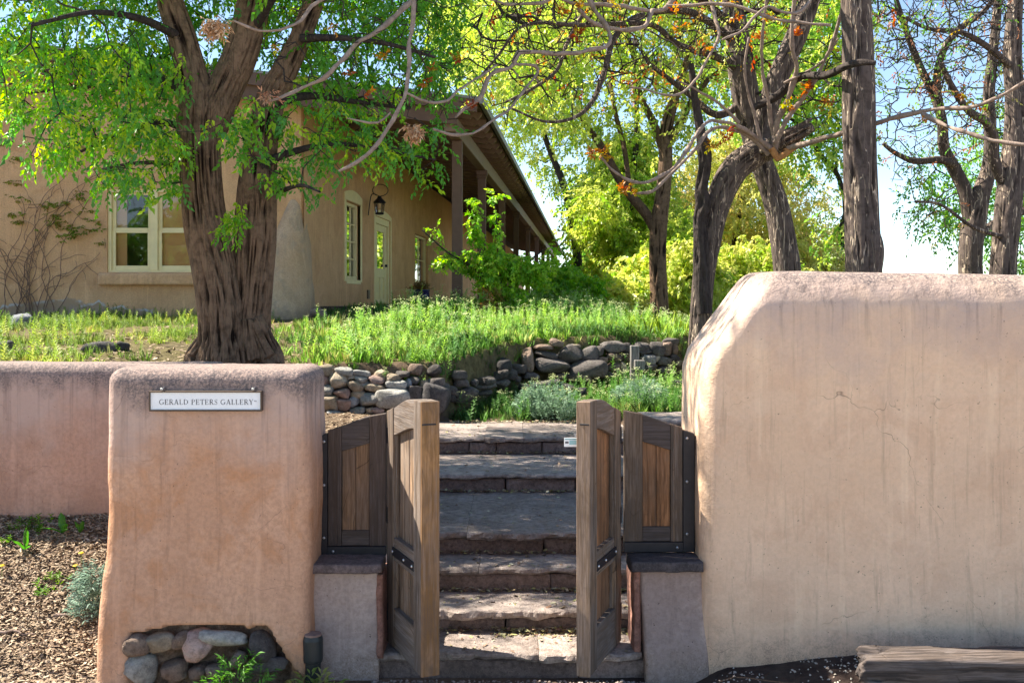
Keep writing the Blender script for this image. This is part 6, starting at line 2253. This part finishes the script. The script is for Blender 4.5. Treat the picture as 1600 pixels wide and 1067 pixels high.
def place_on_ground(xs_, ys_, sink=.01):
    return np.stack([xs_, ys_, H(xs_, ys_) - sink], -1)


def clump_mask(x, y, f, lo, hi, rs, off=0.0):
    n = fbm(np.stack([x * f + off, y * f, x * 0 + off], -1), 3)
    return rs.random(len(x)) < sst(lo, hi, n)


def field(name, label, cat_, n, sampler, protos, pal, scl, rs, mat, pcols=None, tilt=.12, zoff=.01):
    x, y = sampler(n, rs)
    pos = place_on_ground(x, y, zoff)
    k = len(pos)
    n1 = fbm(np.stack([pos[:, 0] * 1.6 + 3, pos[:, 1] * 1.6, pos[:, 0] * 0], -1), 3)
    n2 = fbm(np.stack([pos[:, 0] * .9 + 13, pos[:, 1] * 1.3, pos[:, 0] * 0 + 5], -1), 3)
    grow_ = 1.0 if 'litter' in name or 'mulch' == name or mat is MAT['litter'] else (.45 + 1.1 * n1)
    pc_ = palette(pal, k, rs)
    if mat is not MAT['litter']:
        tt = sst(.42, .62, n2)[:, None]
        pc_ = pc_ * (.72 + .5 * tt) * np.array([.92, 1, .95]) + tt * pc_ * np.array([.35, .05, 0])
    V, Fc, C_ = scatter(protos, pos, rs.random(k) * 6.28, rs.normal(0, tilt * (1 if mat is MAT['litter'] else 1.8), k), rs.normal(0, tilt, k), rs.uniform(*scl, k) * grow_, pc_, rs, pcols)
    o = mesh(name, V, Fc, mat, col=C_, kind='stuff')
    tag(o, label, cat_, kind='stuff')
    return o


rs = np.random.default_rng(90)
G_OK = [(.13, .30, .05), (.18, .38, .06), (.24, .44, .08), (.11, .26, .07), (.34, .36, .14), (.09, .20, .05)]


def bank(n, rs):
    x = rs.uniform(-2.9, 3.2, n)
    y = rs.uniform(10.1, 17.0, n)
    yw_ = np.interp(x, YW_X, YW_Y)
    ok = (y > yw_ + .05) & ~((x < -2.9 + (y - 16) * .07) & (y > 16))
    ok &= ~((x < -1.5) & (y < 10.2) & (rs.random(n) < .5))
    # bare strip of earth near the house corner and tree
    ok &= ~((x < -1.8) & (y > 14.6) & (rs.random(n) < .7))
    bare = (x < -2.0) & (y < 15.8) & (rs.random(n) < .78)
    ok &= ~bare
    ok &= ~((y > 16.2) & (x < -.6))
    return x[ok], y[ok]


tufts = [blade_tuft(14, .13, .0028, rs) for _ in range(6)]
field('grass_bank', 'thick green grass covering the bank above the stone wall', 'grass', 15000, bank, tufts, G_OK, (.6, 1.3), rs, MAT['grass'])
wp = [weed(.26, rs, True) for _ in range(5)] + [weed(.22, rs, False) for _ in range(4)]


def bankw(n, rs):
    x, y = bank(n, rs)
    k = rs.random(len(x)) < .25 + .75 * sst(12.5, 15.5, y)
    k &= (x > -2.6) & ~((x < -1.75) & (y > 13.6)) & ~((y > 14.8) & (rs.random(len(x)) < .55))
    return x[k], y[k]


field('flowering_weeds', 'tall pale headed weeds standing in the grass bank below the veranda', 'weeds', 7000, bankw, [(a, b) for a, b, _ in wp], [(.20, .38, .09), (.27, .45, .10), (.20, .36, .14)], (.6, 1.35), rs, MAT['grass'], [c_ for _, _, c_ in wp])


def lawn(n, rs):
    x = rs.uniform(-8.6, -2.0, n)
    y = rs.uniform(7.1, 15.9, n)
    ok = clump_mask(x, y, 1.1, .42, .58, rs)
    ok &= (x < -.197 * y - .45)
    ok &= ~((np.hypot(x + 2.2, y - 8.05) < 1.0) & (rs.random(n) < .9))
    ok &= ~((x > -3.4) & (rs.random(n) < .7))
    return x[ok], y[ok]


field('lawn_grass', 'patchy sunlit grass in the lawn under the big tree', 'grass', 9500, lawn, tufts, [(.20, .34, .06), (.28, .42, .08), (.36, .46, .12), (.38, .36, .16)], (.3, .85), rs, MAT['grass'])
field('lawn_weeds', 'pale leafy weeds scattered through the lawn before the house', 'weeds', 3600, lawn, [(a, b) for a, b, _ in wp[5:]], [(.20, .32, .06), (.30, .38, .10)], (.4, 1.0), rs, MAT['grass'])


def bed(n, rs):
    x = rs.uniform(-.75, 2.4, n)
    y = rs.uniform(9.95, 12.7, n)
    yw_ = np.interp(x, YW_X, YW_Y)
    ok = (y < yw_ - .08) & (y > 9.98)
    ok &= clump_mask(x, y, 2.2, .30, .55, rs, 4)
    return x[ok], y[ok]


field('bed_grass', 'grass and seedlings in the bed between top step and stone wall', 'grass', 5200, bed, tufts, G_OK + [(.2, .28, .1)], (.4, 1.1), rs, MAT['grass'])
field('bed_weeds', 'leafy green weeds growing below the dark stone wall', 'weeds', 1100, bed, [(a, b) for a, b, _ in wp], [(.12, .27, .06), (.18, .33, .10)], (.5, 1.15), rs, MAT['grass'], [c_ for _, _, c_ in wp])


def farfield(n, rs):
    x = rs.uniform(1.6, 12, n)
    y = rs.uniform(13, 34, n)
    return x, y


field('rear_ground_cover', 'bright ground cover under the trees beyond the bank', 'ground cover', 9000, farfield, tufts, [(.2, .34, .04), (.28, .40, .05)], (1.0, 2.6), rs, MAT['grass'])


def sage(name, label, px, py, d, w_, h_, seed, pal=((.20, .30, .20), (.26, .36, .26), (.16, .25, .16)), n=420, L=.035):
    rs = np.random.default_rng(seed)
    base = gpt(px, py, d)
    t = thing(name, label, 'plant', base)
    a = rs.random(n) * 6.28
    r = np.sqrt(rs.random(n)) * w_ / 2
    z = rs.random(n) * h_ * (1 - (r / (w_ / 2)) ** 2 * .6)
    pos = np.stack([base[0] + np.cos(a) * r, base[1] + np.sin(a) * r * .7, base[2] + z], -1)
    pr_ = [sprig(9, L * 2.2, L, L * .13, rs, -.2, 1.1) for _ in range(5)]
    V, Fc, C_ = scatter(pr_, pos, a, rs.normal(-.7, .4, n), rs.normal(0, .5, n), rs.uniform(.6, 1.2, n), palette(pal, n, rs), rs)
    mesh('foliage', V, Fc, MAT['grass'], t, col=C_, kind='stuff')
    st_ = [sweep([(base[0] + math.cos(q) * w_ * .05, base[1] + math.sin(q) * w_ * .05, base[2] - .02, .004), (base[0] + math.cos(q) * w_ * .3, base[1] + math.sin(q) * w_ * .2, base[2] + h_ * .7, .002)], .1, 5) for q in np.linspace(0, 6, 9)]
    mesh('stems', *cat(st_), MAT['bark_dark'], t)
    return t


sage('silver_sage_plant', 'bushy silver green sage plant at the head of the steps', 868, 655, 10.15, .42, .32, 1)
sage('silver_sage_plant', 'smaller silver sage clump left of the bushy sage at the step head', 832, 648, 10.3, .26, .30, 2)
sage('silver_sage_plant', 'silver sage plant at the foot of the wooden garden light', 1000, 640, 10.6, .50, .24, 3, n=420)
sage('blue_grey_plant', 'feathery blue grey plant pressed against the left side of the sign pillar', 150, 925, 5.75, .22, .30, 4, ((.16, .24, .19), (.22, .31, .25)), 260, .03)
sage('bushy_weed', 'fresh green leafy weed growing in front of the exposed pillar stones', 372, 1058, 5.05, .34, .24, 5, ((.10, .26, .04), (.16, .34, .05), (.08, .20, .03)), 110, .035)
sage('yellow_flowered_weed', 'spindly weed with a yellow flower beside the drain pipe', 487, 1062, 5.12, .22, .08, 6, ((.2, .26, .06), (.3, .3, .1)), 60, .04)


# dandelions and dock
def daisy(label, px, py, d, s=1.0):
    b = gpt(px, py, d)
    t = thing('dandelion', label, 'flower', b, 0, 'dandelions on the mulch')
    z = b[2] + .05 * s
    mesh('stem', *cyl(b, (b[0], b[1], z), .0015, n=5), MAT['grass_plain'], t)
    V, Fc = lathe([(.0005, .006), (.009 * s, .008), (.013 * s, .003), (.006, -.002), (.0005, -.003)], (b[0], b[1], z), 12)
    mesh('flower_head', V, Fc, MAT['yellow'], t)


MAT['yellow'] = mk_plain('yellow_petal', (.75, .50, .01), .6)
MAT['grass_plain'] = mk_plain('green_stem', (.15, .28, .05), .6)
for (lab, px, py, d) in (('yellow dandelion head nearest the left back wall corner', 127, 829, 6.15), ('yellow dandelion on mulch below the other one', 118, 851, 6.05), ('yellow dandelion at the left picture edge', 3, 861, 6.05)):
    daisy(lab, px, py, d, 1.3)


def dock(label, px, py, d, leaves, seed):
    rs = np.random.default_rng(seed)
    b = gpt(px, py, d)
    t = thing('broadleaf_dock', label, 'plant', b, 0, 'broad leaved plants at the garden wall')
    for (a, tilt, L, W) in leaves:
        # broad leaf 8 x 5 grid with wavy edge
        V = []
        n, m = 9, 5
        for i in range(n):
            s_ = i / (n - 1)
            wd = W * math.sin(PI * min(1, s_ * .95 + .04)) ** .8
            for j in range(m):
                v_ = (j / (m - 1) - .5) * 2
                x = v_ * wd / 2
                z = s_ * L * math.cos(tilt) - .25 * L * s_ ** 3 * math.sin(abs(tilt) + .3)
                y = -s_ * L * math.sin(tilt) + .012 * v_ * v_ + .005 * math.sin(s_ * 14 + j)
                V.append((x * math.cos(a) + y * math.sin(a) * .0 + s_ * L * math.sin(tilt) * math.cos(a) * .9, y - .03, z))
        V = np.array(V)
        Fc = np.array([[i * m + j, i * m + j + 1, (i + 1) * m + j + 1, (i + 1) * m + j] for i in range(n - 1) for j in range(m - 1)])
        mesh('leaf', V, Fc, MAT['leaf'], t, smooth=True, local=True, col=np.tile((.07, .22, .03), (len(V), 1)) * rs.uniform(.8, 1.3))
    return t


dock('broad leaved dock with one upright leaf, nearest the sign pillar', 100, 812, 6.45, [(0, -.15, .14, .05), (.5, .9, .10, .035), (PI, .9, .13, .035), (.3, .5, .10, .04)], 1)
dock('narrow leaved dock on the left against the garden wall', 42, 825, 6.3, [(0, .1, .15, .035), (PI, .6, .12, .03), (0, .9, .10, .03)], 2)
dock('small dock sprout between the dock and the sign pillar', 128, 812, 6.45, [(0, .3, .10, .03), (PI, .3, .09, .03)], 3)


# mulch, chips, litter
def chips(n, L, W, rs):
    out = []
    for _ in range(n):
        l, w_ = L * rs.uniform(.5, 1.4), W * rs.uniform(.5, 1.4)
        h_ = w_ * .35
        V = np.array([(-l, -w_, 0), (l, -w_ * .6, 0), (l * .9, w_, h_), (-l * .8, w_ * .8, h_)]) * .5
        V += rs.normal(0, w_ * .1, V.shape)
        out.append((V, np.array([(0, 1, 2), (0, 2, 3)])))
    return out


def pebbles(n, r, rs):
    out = []
    for _ in range(n):
        V = np.array([(1, 0, 0), (-1, 0, 0), (0, 1, 0), (0, -1, 0), (0, 0, .8), (0, 0, -.8), (.6, .6, .3), (-.6, -.5, .35)]) * r * rs.uniform(.6, 1.4, 3)
        Fc = np.array([(0, 6, 4), (6, 2, 4), (2, 1, 4), (1, 7, 4), (7, 3, 4), (3, 0, 4), (0, 2, 6), (1, 3, 7)])
        out.append((V, Fc))
    return out


def region(x0, x1, y0, y1, cond=None):
    def f(n, rs):
        x, y = rs.uniform(x0, x1, n), rs.uniform(y0, y1, n)
        if cond is not None:
            k = cond(x, y, rs)
            x, y = x[k], y[k]
        return x, y
    return f


rs = np.random.default_rng(95)
BR = [(.38, .28, .19), (.25, .18, .13), (.52, .42, .31), (.13, .09, .065), (.36, .26, .18)]
field('wood_mulch', 'brown shredded wood mulch and dry leaves beside the sign pillar', 'mulch', 26000, region(-3.3, -2.05, 5.0, 6.62), chips(8, .034, .009, rs), BR, (.5, 1.5), rs, MAT['litter'], tilt=.3, zoff=-.004)
field('gravel_strip', 'small pinkish gravel and litter along the foot of the pillar and bottom step', 'gravel', 5200, region(-2.1, 1.3, 4.9, 5.5, lambda x, y, rs: (rs.random(len(x)) < np.where(x < .9, 1, .3)) & (y < np.where(np.abs(x) < .75, 5.46, 5.34))), pebbles(5, .007, rs), [(.36, .29, .25), (.28, .22, .19), (.42, .36, .32), (.18, .14, .12)], (.5, 1.5), rs, MAT['litter'], tilt=.3, zoff=-.002)
field('pale_chips', 'pale fallen seeds and grit on the dark soil below the tall wall', 'litter', 1500, region(.95, 3.0, 4.85, 5.45, lambda x, y, rs: rs.random(len(x)) < .22 + .78 * np.exp(-((x - 1.72) / .12) ** 2) + .6 * (y > 5.2) * (x > 1.8)), pebbles(5, .006, rs), [(.45, .40, .34), (.30, .24, .2), (.5, .46, .4)], (.5, 1.6), rs, MAT['litter'], tilt=.3, zoff=-.003)
field('earth_litter', 'dry brown leaf litter on bare earth around the big tree', 'litter', 9000, region(-4.6, -1.2, 6.9, 15.8, lambda x, y, rs: clump_mask(x, y, .8, .35, .6, rs, 9)), chips(6, .04, .014, rs), BR, (.5, 1.4), rs, MAT['litter'], tilt=.3, zoff=-.004)
field('side_litter', 'wood chips and dry leaves on the slope behind the left fixed panel', 'litter', 4500, region(-2.1, -.95, 6.1, 10.1), chips(6, .03, .011, rs), BR, (.5, 1.4), rs, MAT['litter'], tilt=.3, zoff=-.006)
field('mulch_seedlings', 'small green seedlings on the mulch at lower left', 'seedlings', 700, region(-3.2, -2.1, 5.1, 6.55, lambda x, y, rs: clump_mask(x, y, 2.2, .5, .62, rs, 3)), [(a, b) for a, b, _ in [weed(.05, rs, False, 10, .035) for _ in range(4)]], [(.16, .32, .05), (.24, .38, .05)], (.6, 1.4), rs, MAT['grass'])

# litter lying on the treads
x, y, z = [], [], []
for i, (yf, yb, zt_, xl, xr, _, _) in enumerate(STEPS):
    n = [420, 420, 200, 420, 320, 420][i]
    xx = rs.uniform(-.6, .72, n)
    if i == 0:
        xx = np.concatenate([rs.uniform(-.1, .66, 500), xx])
    if i == 1:
        xx = np.concatenate([rs.uniform(.25, .7, 260), xx])
    tt = np.where(rs.random(len(xx)) < .75, 1 - rs.random(len(xx)) ** 2 * .0 - np.abs(rs.normal(0, .06, len(xx))) * (.38 / (yb - yf)), rs.random(len(xx)))
    if i == 0:
        tt[:500] = 1 - np.abs(rs.normal(0, .13, 500))
    yy_ = yf + .03 + (yb - yf) * np.clip(tt, 0.02, 1.0)
    x.append(xx)
    y.append(yy_)
    z.append(np.full(len(xx), zt_ + .004) + (rs.random(len(xx)) * .02 * (np.clip(tt, 0, 1) > .85)))
x, y, z = map(np.concatenate, (x, y, z))
k_ = len(x)
V, Fc, C_ = scatter(chips(6, .026, .015, rs), np.stack([x, y, z], -1), rs.random(k_) * 6.28, rs.normal(0, .25, k_), rs.normal(0, .25, k_), rs.uniform(.4, 1.2, k_),
                    palette([(.42, .40, .16), (.36, .34, .2), (.22, .13, .09), (.30, .2, .14), (.45, .42, .3), (.16, .1, .07)], k_, rs), rs)
tag(mesh('step_litter', V, Fc, MAT['litter'], col=C_, kind='stuff'), 'fallen yellow green seeds and dry leaves along the backs of the steps', 'litter', kind='stuff')

# ------------------------------------------------------------------ trees across the street, seen in the window glass
for i, (x, y_, n) in enumerate([(-21, -15, 1600), (-15.5, -17, 1600), (-10, -18, 1600)]):
    rs = np.random.default_rng(800 + i)
    t = thing('street_tree', ['leafy tree across the street at left, mirrored in the front window', 'leafy tree across the street, middle one, mirrored in the windows', 'leafy tree across the street at right behind the viewer'][i], 'tree', (x, y_, 0), 0, 'trees across the street')
    mesh('trunk', *sweep([(x, y_, -.1, .22), (x + .1, y_, 2, .18), (x, y_ + .2, 4.5, .10)], .1, 16), MAT['bark_dark'], t, smooth=True)
    v = rs.normal(size=(n, 3))
    v /= np.linalg.norm(v, axis=1, keepdims=True)
    pos = np.array([x, y_, 4.2]) + v * (rs.random(n) ** .4)[:, None] * [3.4, 2.4, 2.6]
    pr = [sprig(8, .6, .22, .07, rs, .5, .9) for _ in range(4)]
    V, Fc, C_ = scatter(pr, pos, rs.random(n) * 6.28, rs.normal(.3, .5, n), rs.normal(0, .6, n), rs.uniform(.8, 1.3, n), palette(DG, n, rs), rs)
    mesh('crown', V, Fc, MAT['leaf'], t, col=C_, kind='stuff')
